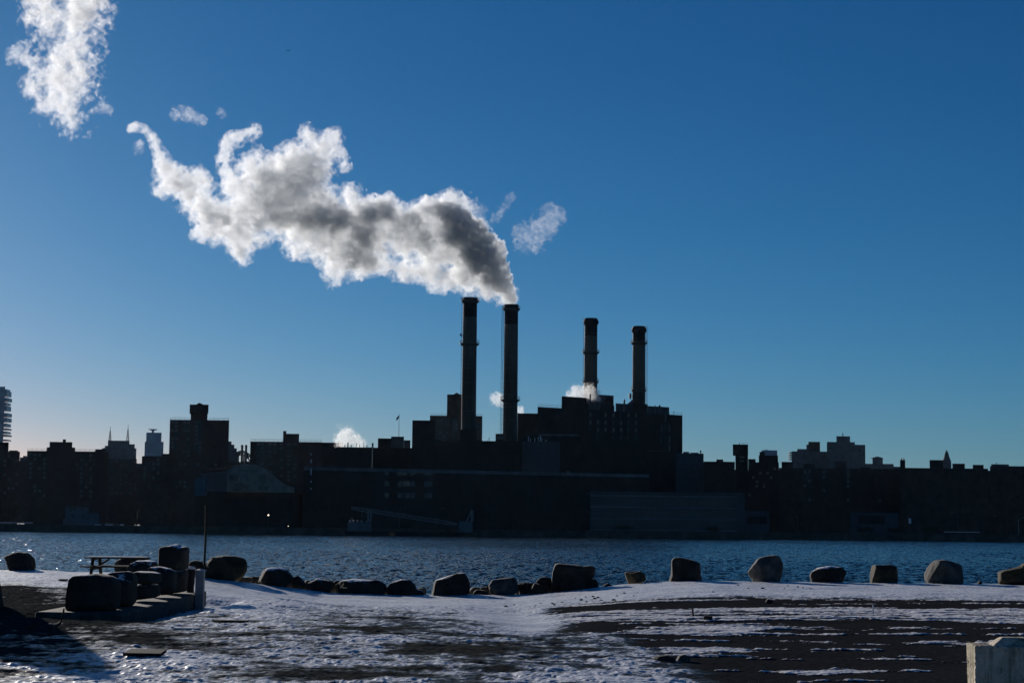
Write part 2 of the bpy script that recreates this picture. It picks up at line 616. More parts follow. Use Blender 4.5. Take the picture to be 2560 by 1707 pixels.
def windows(root, D, xs, ys, w, h, keep=1.0, seed=1, mats=('glass', 'blind'), line=None, most=100, roll=True):
    """separate window objects on a facade; xs, ys are photo columns and rows, w and h metres"""
    rr = random.Random(seed)
    spots = [(x, y) for y in ys for x in xs if rr.random() < keep]
    rr.shuffle(spots)
    xm = sum(xs) / len(xs)
    for x, y in spots[:most]:
        yy = y + (x - xm) * 0.0105 if roll else y
        if line:
            p = on_line(x, yy, *line)
            ang = math.atan2(line[1][1] - line[0][1], line[1][0] - line[0][0])
        else:
            p, ang = at(x, yy, D), 0.0
        o = bpy.data.objects.new("window", pane(rr.choice(mats)))
        C.collection.objects.link(o)
        o.parent = root
        o.location = Vector(p) - wloc(root)
        o.rotation_euler = (0, 0, ang)
        o.scale = (w, 0.16, h)


def rail(mb, p, q, h=1.1, step=2.0, t=0.09):
    """roof railing between two points"""
    p, q = Vector(p), Vector(q)
    n = max(1, int((q - p).length / step))
    for k in range(n + 1):
        a = p.lerp(q, k / n)
        mb.bar(a, a + Vector((0, 0, h)), t)
    for hh in (h, h * .5):
        mb.bar(p + Vector((0, 0, hh)), q + Vector((0, 0, hh)), t)
    return mb


def building(name, label, D, dep, blocks, m='brick', cat='building', group=None, base=BANK):
    """blocks: (part name, x0, x1, ytop, dy, extra) - first one is the wall; the others stand dy metres in front of or
    behind the wall's front; a part whose material differs carries it as extra; on_top parts rest on the wall's roof"""
    x0, x1 = blocks[0][1], blocks[0][2]
    X = (at(x0, 1300, D)[0] + at(x1, 1300, D)[0]) / 2
    root = empty(name, (X, D, base), label, cat, group)
    roof = None
    for b in blocks:
        pn, a, c, yt = b[:4]
        dy = b[4] if len(b) > 4 else 0.0
        mm = b[5] if len(b) > 5 else m
        dp = b[6] if len(b) > 6 else dep
        mbx = MB()
        on_top = pn in ('penthouse', 'chimney', 'roof_house', 'water_tank', 'parapet', 'roof_box', 'bulkhead', 'mast')
        z = slab(mbx, D + dy, a, c, yt, dp, (roof if on_top and roof is not None else base))
        if roof is None:
            roof = z
        obj(pn, mbx, M[mm], root)
    root['roof'] = roof
    return root


def add_rail(root, D, x0, x1, y, dep=0.4, h=1.1):
    a, b = at(x0, y, D + dep), at(x1, y, D + dep)
    z = min(a[2], b[2])
    z = root['roof']
    mbx = MB()
    rail(mbx, (a[0], a[1], z), (b[0], b[1], z), h)
    obj('railing', mbx, M['rail'], root)


def rng(a, b, s):
    return [a + s * i for i in range(int((b - a) / s) + 1)]


# ---- far towers behind everything
r = empty('glass_tower', (at(0, 1300, 3500)[0], 3500, BANK), 'tall blue glass tower with jagged stacked balconies at the edge of the skyline', 'skyscraper')
mb = MB()
slab(mb, 3500, -30, 13, 966, 30)
obj('shaft', mb, M['tower'], r)
steps = [(14, 972, 977), (17, 977, 990), (18.5, 994, 1003), (15, 1006, 1012), (16, 1014, 1026), (18, 1032, 1041), (17.5, 1044, 1054), (15.5, 1058, 1066), (17, 1070, 1074), (15, 1078, 1083), (17.5, 1086, 1090), (16, 1098, 1101)]
for xr, ya, yb in steps:
    mb = MB()
    X0, _, za = at(-32, ya, 3498)
    X1, _, za = at(xr, ya, 3498)
    _, _, zb = at(xr, yb, 3498)
    mb.box(X0, X1, 3498, 3532, zb, za)
    obj('balcony_floor', mb, M['tower'], r)

r = building('office_tower', 'pale blue glass tower with notched shoulders standing far behind the housing blocks', 3200, 40,
             [('shaft', 366, 404, 1081), ('shoulder', 362, 409, 1104, 3)], 'tower', 'skyscraper')
mb = MB()
p = at(382, 1081, 3220)
mb.lathe(p[0], p[1], [(2, p[2]), (2, p[2] + 3), (8, p[2] + 5), (8, p[2] + 6)], 12)
obj('roof_dish', mb, M['tower'], r)

r = building('broadcast_building', 'stepped grey building carrying two lattice antenna masts', 2000, 40,
             [('wall', 255, 341, 1120), ('upper_storey', 270, 324, 1101, 2, 'grey', 30), ('terrace', 320, 337, 1110, 4, 'grey', 26), ('terrace', 262, 272, 1114, 4, 'grey', 26)], 'grey')
for ax, yt in ((276, 1066), (320.5, 1061)):
    mb = MB()
    X, Y, z1 = at(ax, yt, 2012)
    z0 = at(ax, 1101, 2012)[2]
    for s1 in (-1, 1):
        for s2 in (-1, 1):
            mb.bar((X + 1.2 * s1, Y + 1.2 * s2, z0), (X + .3 * s1, Y + .3 * s2, z0 + (z1 - z0) * .7), .35)
    for k in range(7):
        zz = z0 + (z1 - z0) * .1 * k
        w = 1.25 - .13 * k
        mb.bar((X - w, Y, zz), (X + w, Y, zz + 1.5), .3)
        mb.bar((X + w, Y, zz), (X - w, Y, zz + 1.5), .3)
    mb.bar((X, Y, z0 + (z1 - z0) * .65), (X, Y, z1), .4)
    obj('antenna_mast', mb, M['metal'], r)
building('slim_building', 'narrow blue grey building in the gap beside the edge housing block', 1900, 30, [('wall', 50, 72, 1143), ('penthouse', 58, 67, 1139, 3)], 'clad')
building('slim_building', 'narrow grey building in the gap left of the tall brick tower', 2200, 30, [('wall', 338, 360, 1158)], 'clad')
building('pale_block', 'small pale glass block rising behind the long housing roof', 2600, 30, [('wall', 124, 146, 1104)], 'tower')
building('stepped_building', 'grey building stepping down like stairs beside the tall brick tower', 1500, 30,
         [('wall', 560, 598, 1131), ('step', 560, 592, 1120, 2), ('step', 560, 586, 1111, 4), ('step', 560, 579, 1103, 6)], 'clad')
building('office_tower', 'dark blue glass tower behind brick blocks near the overhanging water house', 2600, 40, [('shaft', 1904, 1943, 1125), ('roof_box', 1914, 1918, 1123, 4)], 'tower', 'skyscraper')
r = building('apartment_tower', 'grey apartment tower with a sawtooth of balconies and a brown rooftop block', 1500, 30,
             [('wall', 1979, 2068, 1128), ('upper_storey', 1993, 2021, 1122, 3), ('bulkhead', 2021, 2050, 1104, 5, 'brown', 14), ('chimney', 2016, 2021, 1111, 6, 'grey', 4)], 'grey')
for yb in (1130, 1135.5, 1141, 1146.5):
    mb = MB()
    X0, _, z = at(1974.5, yb, 1502)
    X1, _, _ = at(1980, yb, 1502)
    mb.box(X0, X1 - .01, 1502, 1512, z - .9, z)
    obj('balcony', mb, M['grey'], r)
r = building('apartment_tower', 'broad grey apartment tower with stepped top and a rooftop mast', 1480, 30,
             [('wall', 2067, 2163, 1111), ('upper_storey', 2067.5, 2137, 1104.5, 2), ('penthouse', 2091, 2125, 1090, 4, 'grey', 18), ('mast', 2106, 2108, 1082, 8, 'metal', 1)], 'grey')
windows(r, 1480, rng(2072, 2160, 5.5), rng(1116, 1160, 5.2), 1.3, 1.2, .4, 5, most=70)
r = building('far_building', 'low grey building with a gabled roof house left of the chimney pots', 1600, 30,
             [('wall', 2160, 2234, 1159), ('roof_house', 2181, 2207, 1144, 4, 'grey', 10)], 'grey')
X0, Y, z = at(2180.5, 1144, 1603)
X1 = at(2207.5, 1144, 1603)[0]
mb = MB().add([(X0, Y, z), (X1, Y, z), ((X0 + X1) / 2, Y, z + 1.3), (X0, Y + 12, z), (X1, Y + 12, z), ((X0 + X1) / 2, Y + 12, z + 1.3)], [(0, 1, 2), (5, 4, 3), (0, 2, 5, 3), (1, 4, 5, 2), (0, 3, 4, 1)])
obj('roof', mb, M['grey'], r)
building('far_building', 'small blue grey building just left of the twin chimney pots', 1650, 25, [('wall', 2230, 2252, 1166)], 'clad')
building('far_building', 'low pale roofed building peeping over the brick block at the edge of the skyline', 1500, 25, [('wall', 2478, 2522, 1160), ('chimney', 2490, 2492, 1156, 5, 'grey', 2)], 'clad')
X, Y, z0 = at(2367, 1172, 1300)
k = px_m(1300)
r = empty('domed_tower', (X, Y, BANK), 'dark bell shaped tower top with a stepped lantern above the brick roofs', 'tower')
obj('shaft', MB().lathe(X, Y, [(11 * k, BANK), (11 * k, z0 + 14 * k), (10.5 * k, z0 + 20 * k)], 20), M['grey'], r)
obj('dome', MB().lathe(X, Y, [(10.4 * k, z0 + 20 * k), (8.6 * k, z0 + 25 * k), (6.6 * k, z0 + 30 * k), (5.6 * k, z0 + 35 * k)], 20), M['grey'], r)
obj('lantern', MB().lathe(X, Y, [(5.4 * k, z0 + 35 * k), (4.4 * k, z0 + 40 * k), (3.2 * k, z0 + 41 * k), (2.8 * k, z0 + 44 * k), (.6 * k, z0 + 46 * k), (.3 * k, z0 + 49 * k)], 16), M['grey'], r)

for xa, xb, yt, D_, lab in ((36, 78, 1152, 1250, 'dark building back in the gap right of the edge housing block'), (330, 366, 1168, 1250, 'dark building back in the gap left of the tall brick tower'), (556, 640, 1154, 1300, 'dark building low behind the twin slim smokestacks'),
                            (1690, 1775, 1158, 1200, 'dark building back behind the grey panelled building'), (1815, 1965, 1174, 1200, 'dark building back behind the overhanging water house'), (2236, 2268, 1177, 1200, 'dark building back below the twin chimney pots'), (2455, 2490, 1180, 1200, 'dark building back in the gap before the last housing row')):
    building('back_building', lab, D_, 30, [('wall', xa, xb, yt), ('roof_house', xa + (xb - xa) * .55, xa + (xb - xa) * .8, yt - 1.5, 8, 'brick', 8)], 'brick', group='dark buildings back in the gaps')

# ---- brick housing on the left
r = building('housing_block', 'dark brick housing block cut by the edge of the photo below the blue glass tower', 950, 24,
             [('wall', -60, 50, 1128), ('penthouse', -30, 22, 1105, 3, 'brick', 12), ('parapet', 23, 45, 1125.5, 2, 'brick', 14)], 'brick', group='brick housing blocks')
windows(r, 950, rng(2, 46, 10), rng(1140, 1236, 11.4), 1.2, 1.3, .5, 3)
r = building('housing_block', 'long low brick housing block with a central penthouse and rows of small windows', 900, 24,
             [('wall', 68, 273, 1127.5), ('stair_bay', 117, 188, 1118, -1.2, 'brick', 25), ('penthouse', 126, 181, 1104.5, 4, 'brick', 12), ('chimney', 157, 165, 1098, -1, 'brick', 4), ('upper_wing', 238, 266, 1122.5, -.8, 'brick', 22), ('side_wing', 273.1, 342, 1146.5, -.6, 'brick', 24)], 'brick', group='brick housing blocks')
windows(r, 900, rng(76, 270, 11.6), rng(1137, 1240, 11.3), 1.25, 1.35, .62, 9, ('blind', 'blind', 'glass'))
windows(r, 899.4, rng(280, 338, 11.4), rng(1153, 1240, 11.3), 1.25, 1.35, .8, 12, ('blind', 'glass'), most=40)
add_rail(r, 900, 69, 116, 1127)
add_rail(r, 900, 189, 236, 1127)
r = building('housing_tower', 'tall brick housing tower with an overhanging rooftop water house, left of the power plant', 850, 26,
             [('wall', 425, 573, 1049.5), ('roof_house', 477, 519, 1030.5, 4, 'brick', 12), ('low_wing', 355, 424.9, 1140, -1.5, 'brick', 24), ('low_wing', 405, 433, 1134, -3, 'brick', 14), ('front_wing', 433.1, 566, 1152, -2.2, 'brick', 20)], 'brick', group='brick housing blocks')
zr = at(498, 1030.5, 853)[2]
mb = MB()
slab(mb, 853, 474.5, 521.5, 1011, 14, zr)
obj('water_house', mb, M['black_brick'], r)
X0, Y, z = at(490, 1011, 853.5)
X1 = at(506, 1011, 853.5)[0]
mb = MB().add([(X0, Y, z), (X1, Y, z), ((X0 + X1) / 2, Y, z + .9), (X0, Y + 8, z), (X1, Y + 8, z), ((X0 + X1) / 2, Y + 8, z + .9)], [(0, 1, 2), (5, 4, 3), (0, 2, 5, 3), (1, 4, 5, 2), (0, 3, 4, 1)])
obj('roof_cap', mb, M['black_brick'], r)
windows(r, 850, [431, 441, 461, 471, 491, 500], rng(1055, 1145, 10.4), 1.5, 1.15, .8, 21, ('glass', 'blind', 'blind'), most=55)
windows(r, 847.8, rng(440, 560, 11), rng(1160, 1226, 11.3), 1.3, 1.3, .55, 22, ('blind', 'glass'), most=30)
windows(r, 848.5, rng(362, 400, 11), rng(1148, 1226, 11.3), 1.3, 1.3, .55, 23, ('blind', 'glass'), most=15)
add_rail(r, 850, 426, 474, 1049)
add_rail(r, 850, 523, 572, 1049)
for cx in (605.5, 615.5):
    X, Y, z = at(cx, 1112, 1100)
    r = empty('smokestack', (X, Y, BANK), 'slim dark smokestack, %s, of the twin slim pair' % ('nearer the tower' if cx < 610 else 'nearer the railed housing block'), 'smokestack', 'twin slim smokestacks')
    obj('shaft', MB().lathe(X, Y, [(.75, BANK), (.68, z - 1)], 12), M['stack'], r)
    obj('rim', MB().lathe(X, Y, [(.74, z - 1), (.74, z)], 12), M['soot'], r)
r = empty('truss_arch', (at(610, 1200, 1120)[0], 1120, BANK), 'curved steel truss seen behind the twin slim smokestacks', 'bridge truss')
mb = MB()
pt = []
for i in range(11):
    x = 592 + 3.6 * i
    t = (x - 592) / 36
    pt.append((at(x, 1127 + 16 * (t - .35) ** 2 * 2, 1120), at(x, 1136 + 26 * (t - .35) ** 2 * 2, 1120)))
for i in range(10):
    mb.bar(pt[i][0], pt[i + 1][0], .7)
    mb.bar(pt[i][1], pt[i + 1][1], .7)
    mb.bar(pt[i][0], pt[i + 1][1] if i % 2 else pt[i][1], .5)
    mb.bar(pt[i][1], pt[i + 1][0], .5)
obj('lattice', mb, M['metal'], r)
mb = MB()
for i in (0, 5, 10):
    mb.bar(pt[i][1], (pt[i][1][0], 1120, BANK), .8)
obj('support', mb, M['metal'], r)

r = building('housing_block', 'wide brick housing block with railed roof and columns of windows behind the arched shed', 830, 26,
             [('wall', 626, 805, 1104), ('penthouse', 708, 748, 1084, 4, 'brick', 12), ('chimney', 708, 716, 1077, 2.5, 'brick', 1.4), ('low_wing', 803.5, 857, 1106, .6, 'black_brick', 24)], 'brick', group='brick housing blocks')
windows(r, 830, [646, 656, 661, 675, 687, 703, 722, 737], rng(1110, 1200, 9.9), 1.5, 1.0, .85, 31, ('glass', 'blind'), most=70)
add_rail(r, 830, 627, 706, 1103)
add_rail(r, 830, 750, 804, 1103)

# ---- between the housing and the stacks
A, B = (at(760, 1170, 690)[0], 690), (at(1622, 1190, 745)[0], 745)
nrm = Vector((B[0] - A[0], B[1] - A[1])).normalized()
back = Vector((-nrm.y, nrm.x)) * 38
z = on_line(1190, 1178, A, B)[2]
r = empty('waterfront_warehouse', (A[0], A[1], BANK), 'very long dark brick waterfront building with a pale parapet line below the smokestacks', 'building')
mb = MB().prism([A, B, (B[0] * 1.055, B[1] * 1.055), (A[0] * 1.05, A[1] * 1.05)], BANK, z)
obj('wall', mb, M['black_brick'], r)
f = -0.25 * Vector((-nrm.y, nrm.x))
mb = MB().prism([(A[0] + f.x, A[1] + f.y), (B[0] + f.x, B[1] + f.y), (B[0] + f.x * 0.02, B[1] + f.y * .02), (A[0] + f.x * .02, A[1] + f.y * .02)], z - 1.0, z + .35)
obj('parapet', mb, M['grey'], r)
windows(r, 0, [967, 999, 1012, 1020, 1032, 1065, 1075], [1181, 1209, 1238], 1.6, 2.0, .85, 41, ('glass', 'blind'), (A, B), 30)
windows(r, 0, [1146, 1180, 1320, 1420, 1510], [1181, 1240], 1.4, 2.0, .4, 42, ('glass',), (A, B), 12)
# white boxes painting the light that shows through gaps at its end
for ya, yb in ((1133, 1137), (1148, 1157), (1170, 1187), (1201, 1206), (1219, 1223)):
    X, Y, za = at(777.5, ya, 689)
    zb = at(777.5, yb, 689)[2]
    mb = MB().box(X - .2, X + .2, 689.2, 689.6, zb, za)
    obj('lit_gap', mb, M['white'], r)
r = building('brick_block', 'dark flat roofed brick building with a row of roof vents under a steam puff', 775, 40,
             [('wall', 845, 931, 1117.5)], 'black_brick')
for x, y, w in ((862, 1112, 2), (870, 1106, 3.4), (878, 1112, 2), (891, 1106, 1.4), (899, 1112, 2), (909.5, 1106, 1.4), (917.5, 1112.5, 2)):
    X, Y, z = at(x, y, 785)
    zb = r['roof']
    obj('roof_vent', MB().lathe(X, Y, [(w * .08, zb), (w * .08, z - .3), (w * .11, z - .3), (w * .09, z)], 8), M['metal'], r)
r = building('brick_block', 'dark brick building with a pale flat topped roof block and a flagpole', 800, 30,
             [('wall', 931.2, 1032, 1119), ('bulkhead', 945, 981, 1095.5, 3, 'black_brick', 14), ('chimney', 929.5, 934, 1107, -1.5, 'grey', 2), ('roof_box', 978, 1010, 1091, 1.5, 'clad', 12), ('roof_box', 1010.1, 1026, 1100, 1, 'clad', 12)], 'black_brick')
X, Y, z = at(998, 1033, 806)
zb = at(998, 1091, 806)[2]
fp = empty('flagpole', (X, Y, zb), 'thin flagpole with a drooping flag on the pale roof block', 'flagpole')
obj('pole', MB().tube([(X, Y, zb), (X, Y, z)], [.12, .06], 8), M['metal'], fp)
mb = MB()
vs, fs = [], []
for i in range(7):
    t = i / 6
    for j in range(5):
        s_ = j / 4
        vs.append((X - .1 - 1.25 * t * (1 - .25 * s_), Y + .12 * math.sin(5 * t + 2 * s_), z - .8 - 1.3 * s_ * (1 - .2 * t) - 1.6 * t ** 1.2))
for i in range(6):
    for j in range(4):
        q = i * 5 + j
        fs.append((q, q + 1, q + 6, q + 5))
mb.add(vs, fs)
o = obj('flag', mb, M['flag'], fp)
sm = o.modifiers.new('thick', 'SOLIDIFY')
sm.thickness = 0.03
building('brick_block', 'windowless square brick block left of the pale housing tower', 776, 26, [('wall', 1031, 1089, 1051.5), ('parapet', 1031.2, 1088.8, 1050.5, .2, 'brick', 25)], 'black_brick')
r = building('housing_tower', 'hazy brown housing tower half hidden behind the tallest smokestack', 1000, 26,
             [('wall', 1075, 1206, 1039), ('penthouse', 1118, 1178, 986, 4, 'brown', 14)], 'brown', group='brick housing blocks')
X0, Y, z = at(1134, 985.5, 1004.5)
X1 = at(1150, 985.5, 1004.5)[0]
mb = MB().add([(X0, Y, z), (X1, Y, z), ((X0 + X1) / 2, Y, z + 1.0), (X0, Y + 8, z), (X1, Y + 8, z), ((X0 + X1) / 2, Y + 8, z + 1.0)], [(0, 1, 2), (5, 4, 3), (0, 2, 5, 3), (1, 4, 5, 2), (0, 3, 4, 1)])
obj('roof_cap', mb, M['brown'], r)
windows(r, 1000, [1093, 1101, 1110, 1117, 1135, 1141, 1198], rng(1051, 1112, 10), 1.7, 1.2, .85, 51, ('blind', 'glass'), most=60)
add_rail(r, 1000, 1076, 1117, 1038)
add_rail(r, 1000, 1180, 1205, 1038)
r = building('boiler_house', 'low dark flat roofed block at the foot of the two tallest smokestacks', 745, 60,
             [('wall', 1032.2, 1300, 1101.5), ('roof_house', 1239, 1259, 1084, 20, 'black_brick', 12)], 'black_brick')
windows(r, 764.9, [1244, 1250, 1256], [1091, 1096], .8, .8, 1, 52, ('blind',))
X, Y, z = at(1222, 1093, 760)
zb = r['roof']
mb = MB().bar((X - 1.0, Y, zb), (X + .3, Y, z), .12).bar((X + .3, Y, zb), (X + .3, Y, z), .12)
obj('roof_davit', mb, M['metal'], r)

# ---- the power plant
A, B = (at(1344, 1016, 800)[0], 800), (at(1706, 1037, 851)[0], 851)
nrm = Vector((B[0] - A[0], B[1] - A[1])).normalized()
inn = Vector((.05, 1.0))


def quad(xa, xb, dep, off=0.0, yref=1030):
    p, q = on_line(xa, yref, A, B), on_line(xb, yref, A, B)
    k0, k1 = 1 + off / 825.0, 1 + (off + dep) / 825.0
    return [(p[0] * k0, p[1] * k0), (q[0] * k0, q[1] * k0), (q[0] * k1, q[1] * k1), (p[0] * k1, p[1] * k1)]


zr = on_line(1344, 1016.5, A, B)[2]
plant = empty('power_plant', (A[0], A[1], BANK), 'huge dark brick power plant hall with roof machinery under the two shorter smokestacks', 'power plant')
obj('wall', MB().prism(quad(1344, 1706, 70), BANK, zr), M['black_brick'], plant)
for nm, xa, xb, yt, off, dep, mm in (('roof_house', 1404, 1466, 992, 4, 20, 'black_brick'), ('roof_panel', 1489, 1534, 987, 30, 8, 'clad'),
                                     ('roof_panel', 1539, 1581, 1009, 20, 6, 'clad'), ('roof_house', 1582, 1619, 1009, 4, 30, 'black_brick'),
                                     ('roof_panel', 1619.2, 1673, 1016, 12, 6, 'clad'), ('roof_house', 1500, 1536, 1013, 10, 12, 'black_brick')):
    p = on_line((xa + xb) / 2, yt, A, B)
    s_ = 1 + off / 830
    obj(nm, MB().prism(quad(xa, xb, dep, off), zr, EYE + (p[2] - EYE) * s_), M[mm], plant)
# sloping duct up to the last stack, tank, cooling fan drums, pipes
p, q = quad(1552, 1583, 4, 22)[:2]
z0, z1 = zr + .2, EYE + (on_line(1583, 998, A, B)[2] - EYE) * 1.03
mb = MB().add([(p[0], p[1], z0), (q[0], q[1], z0), (q[0], q[1], z1), (p[0], p[1], z0 + 2.2), (p[0], p[1] + 4, z0), (q[0], q[1] + 4, z0), (q[0], q[1] + 4, z1), (p[0], p[1] + 4, z0 + 2.2)],
              [(0, 1, 2, 3), (7, 6, 5, 4), (3, 2, 6, 7), (0, 3, 7, 4), (1, 5, 6, 2), (0, 4, 5, 1)])
obj('flue_duct', mb, M['clad'], plant)
X, Y, z = on_line(1523, 992, A, B)
X, Y = X + inn.x * 22, Y + inn.y * 22
z = EYE + (z - EYE) * 1.02
obj('tank', MB().lathe(X, Y, [(2.0, zr), (2.0, z - 1.2), (1.5, z - .5), (.5, z)], 16), M['soot'], plant)
for cx, yt, rr_ in ((1478, 998, 2.3), (1489, 996, 2.3), (1471, 1001, 1.6)):
    X, Y, z = on_line(cx, yt, A, B)
    X, Y, z = X + inn.x * 8, Y + inn.y * 8, EYE + (z - EYE) * 1.01
    obj('cooling_drum', MB().lathe(X, Y, [(rr_, zr + 1.2), (rr_, z - .4), (rr_ * .8, z)], 16), M['metal'], plant)
    mb = MB()
    for a_ in range(4):
        mb.bar((X + rr_ * .8 * math.cos(a_ * 1.57), Y + rr_ * .8 * math.sin(a_ * 1.57), zr), (X + rr_ * .8 * math.cos(a_ * 1.57), Y + rr_ * .8 * math.sin(a_ * 1.57), zr + 1.4), .2)
    obj('drum_stand', mb, M['metal'], plant)
for cx, yt, w in ((1475.5, 983, .35), (1561, 997, .4), (1638, 1011, .2), (1649.5, 1011, .4), (1685, 1026, .12)):
    X, Y, z = on_line(cx, yt, A, B)
    X, Y = X + inn.x * 2, Y + inn.y * 2
    obj('vent_pipe', MB().lathe(X, Y, [(w, zr), (w, z - .8), (w * 1.3, z - .8), (w * .6, z)], 8), M['metal'], plant)
for xa, xb in ((1346, 1403), (1674, 1705)):
    p, q = quad(xa, xb, 1, .5)[:2]
    obj('railing', rail(MB(), (*p, zr), (*q, zr), 1.2), M['rail'], plant)
windows(plant, 0, [1476, 1495, 1514, 1534, 1553, 1571, 1590], [1037, 1056, 1074, 1093], 1.0, 1.9, .9, 61, ('glass', 'blind'), (A, B), 30)
windows(plant, 0, [1654, 1664, 1673.5], [1045, 1070, 1098, 1120], .8, 3.2, .9, 62, ('glass', 'blind'), (A, B), 12)
p, q = quad(1620, 1664, 1, -1.4)[:2]
zz = on_line(1642, 1126, A, B)[2]
obj('loading_canopy', MB().prism([p, q, (q[0] + inn.x * 1.3, q[1] + inn.y * 1.3), (p[0] + inn.x * 1.3, p[1] + inn.y * 1.3)], zz - .4, zz), M['clad'], plant)
r = building('plant_annex', 'lower dark wing joining the power plant hall to the second smokestack', 797, 40,
             [('wall', 1294, 1349, 1033)], 'black_brick')
r = building('switch_house', 'low roofed plant building with white vent caps in front of the power plant hall', 760, 25,
             [('wall', 1300.2, 1452, 1086), ('front_wing', 1306, 1400, 1104, -6, 'metal', 6)], 'black_brick')
obj('roof_edge', MB().box(at(1345, 1078, 760)[0], at(1448, 1078, 760)[0], 759.6, 759.95, r['roof'] - .5, r['roof'] + .2), M['grey'], r)
zz = at(1350, 1104, 754)[2]
for x, hh in ((1321, 2.2), (1326, 1.4), (1337, 1.6), (1346, 2.0), (1351, 2.6), (1354, 1.6), (1365, 1.0), (1433, 2.0)):
    X, Y, _ = at(x, 1100, 756 if x < 1400 else 759)
    zb = zz if x < 1400 else zz + 0
    if x > 1400:
        continue
    obj('vent_cap', MB().lathe(X, Y, [(.13, zb), (.13, zb + hh * .7), (.26, zb + hh * .7), (.2, zb + hh)], 8), M['white'], r)


# ---- the four smokestacks
def smokestack(label, D, xt, xb, wt, wb, ytop, band, collars, base_y, ladder, flare):
    X, Y, zt = at(xt, ytop, D)
    k_ = px_m(D)
    zfoot = BANK
    rt, rb = wt / 2 * k_, wb / 2 * k_
    zb = at(xt, base_y, D)[2]
    zband = at(xt, band, D)[2]
    r_ = empty('smokestack', (X, Y, BANK), label, 'smokestack', 'four tall smokestacks of the power plant')

    def rad(z_):
        return rb + (rt - rb) * (z_ - zb) / (zt - zb)
    n = 40
    obj('shaft', MB().lathe(X, Y, [(rad(zfoot), zfoot)] + [(rad(zb + (zband - zb) * i / 8), zb + (zband - zb) * i / 8) for i in range(9)], n), M['stack'], r_, True)
    top = [(rad(zband), zband), (rad(zt - 1.6), zt - 1.6)]
    top += [(rt * 1.06, zt - 1.3), (rt * 1.06, zt)] if not flare else [(rt * 1.22, zt - 2.2), (rt * 1.22, zt - 1.6), (rt * 1.02, zt - .2), (rt * .98, zt)]
    if flare:
        top = [(rad(zband), zband), (rad(zt - 3.4), zt - 3.4)] + top[2:]
    top += [(rt * .8, zt), (rt * .78, zt - 3)]
    obj('black_band', MB().lathe(X, Y, top, n), M['soot'], r_)
    for cyy, out in collars:
        zc = at(xt, cyy, D)[2]
        rc = rad(zc)
        o_ = obj('platform', MB().lathe(X, Y, [(rc, zc - 1.0), (rc + out, zc - .1), (rc + out, zc + .15), (rc, zc + .15)], n, False), M['metal'], r_)
        mbx = MB()
        ro = rc + out - .08
        for i in range(22):
            a_ = 2 * math.pi * i / 22
            c_, s_ = math.cos(a_), math.sin(a_)
            mbx.bar((X + ro * c_, Y + ro * s_, zc + .15), (X + ro * c_, Y + ro * s_, zc + 1.5), .09)
            a2 = 2 * math.pi * (i + 1) / 22
            for hh in (.8, 1.5):
                mbx.bar((X + ro * c_, Y + ro * s_, zc + hh), (X + ro * math.cos(a2), Y + ro * math.sin(a2), zc + hh), .07)
        obj('railing', mbx, M['metal'], o_)
    # steel hoops
    for i in range(1, 9):
        zc = zb + (zt - zb) * i / 10.0
        obj('hoop', MB().lathe(X, Y, [(rad(zc) + .01, zc - .14), (rad(zc) + .1, zc - .1), (rad(zc) + .1, zc + .1), (rad(zc) + .01, zc + .14)], n, False), M['metal'], r_)
    for side, heavy in ladder:
        mbx = MB()
        a_ = math.radians(side)
        zz_ = zb
        while zz_ < zt - 1:
            ro = rad(zz_) + .45
            px_, py_ = X + ro * math.cos(a_), Y + ro * math.sin(a_)
            ro2 = rad(zz_ + 2) + .45
            qx, qy = X + ro2 * math.cos(a_), Y + ro2 * math.sin(a_)
            for d_ in (-.25, .25):
                mbx.bar((px_ - d_ * math.sin(a_), py_ + d_ * math.cos(a_), zz_), (qx - d_ * math.sin(a_), qy + d_ * math.cos(a_), zz_ + 2), .1)
            mbx.bar((px_, py_, zz_), (X + (ro - .5) * math.cos(a_), Y + (ro - .5) * math.sin(a_), zz_), .14)
            if heavy:
                for t_ in (0, 1.0):
                    mbx.bar((px_, py_, zz_ + t_), (px_ + .7 * math.cos(a_), py_ + .7 * math.sin(a_), zz_ + t_ + .1), .16)
                mbx.bar((px_ + .7 * math.cos(a_), py_ + .7 * math.sin(a_), zz_), (qx + .7 * math.cos(a_), qy + .7 * math.sin(a_), zz_ + 2), .1)
            zz_ += 2
        obj('ladder', mbx, M['metal'], r_)
    return r_, X, Y, zt


r, X, Y, z = smokestack('tallest smokestack, black topped and unsmoking, in front of the hazy housing tower', 762, 1175.5, 1171.5, 35, 37, 745, 793, [(753, 1.0), (860, 1.15)], 1100, [(185, False)], False)
zz = at(1171, 1073, 755)[2]
obj('plinth', MB().box(X - 3.4, X + 3.2, 757.0, 769, BANK, zz), M['black_brick'], r)
mb = MB()
p = at(1153, 840, 762)
mb.box(p[0] - .5, p[0] + .3, 761, 762.4, p[2], p[2] + .9)
obj('beacon', mb, M['metal'], r)
r, X, Y, z = smokestack('smokestack pouring a thick white steam plume from its black top', 782, 1278.5, 1276, 34, 36.5, 762, 811, [(773, .95), (1000, 1.1)], 1083, [(178, True), ], False)
STACK_TOP = (X, Y, z)
smokestack('smokestack with a flared black cap behind the power plant roof steam', 832, 1477.5, 1475.5, 32, 33.5, 796, 841, [(881, 1.0), (955, .7)], 986, [(184, False)], True)
r, X, Y, z = smokestack('shortest smokestack, with a caged ladder down its side, nearest the end of the power plant', 862, 1597.5, 1596.5, 31.5, 33, 816, 856, [(858, .95), (975, .6)], 1010, [(-3, True)], True)
mb = MB()
p = at(1575, 990, 862)
mb.box(p[0] - .5, p[0] + .6, 861, 862.5, p[2] - 1, p[2] + 1.2)
mb.bar((p[0], 861.7, p[2] - 1), (X - 2.9, 861.7, p[2] - 2.8), .25)
obj('floodlight_bracket', mb, M['metal'], r)

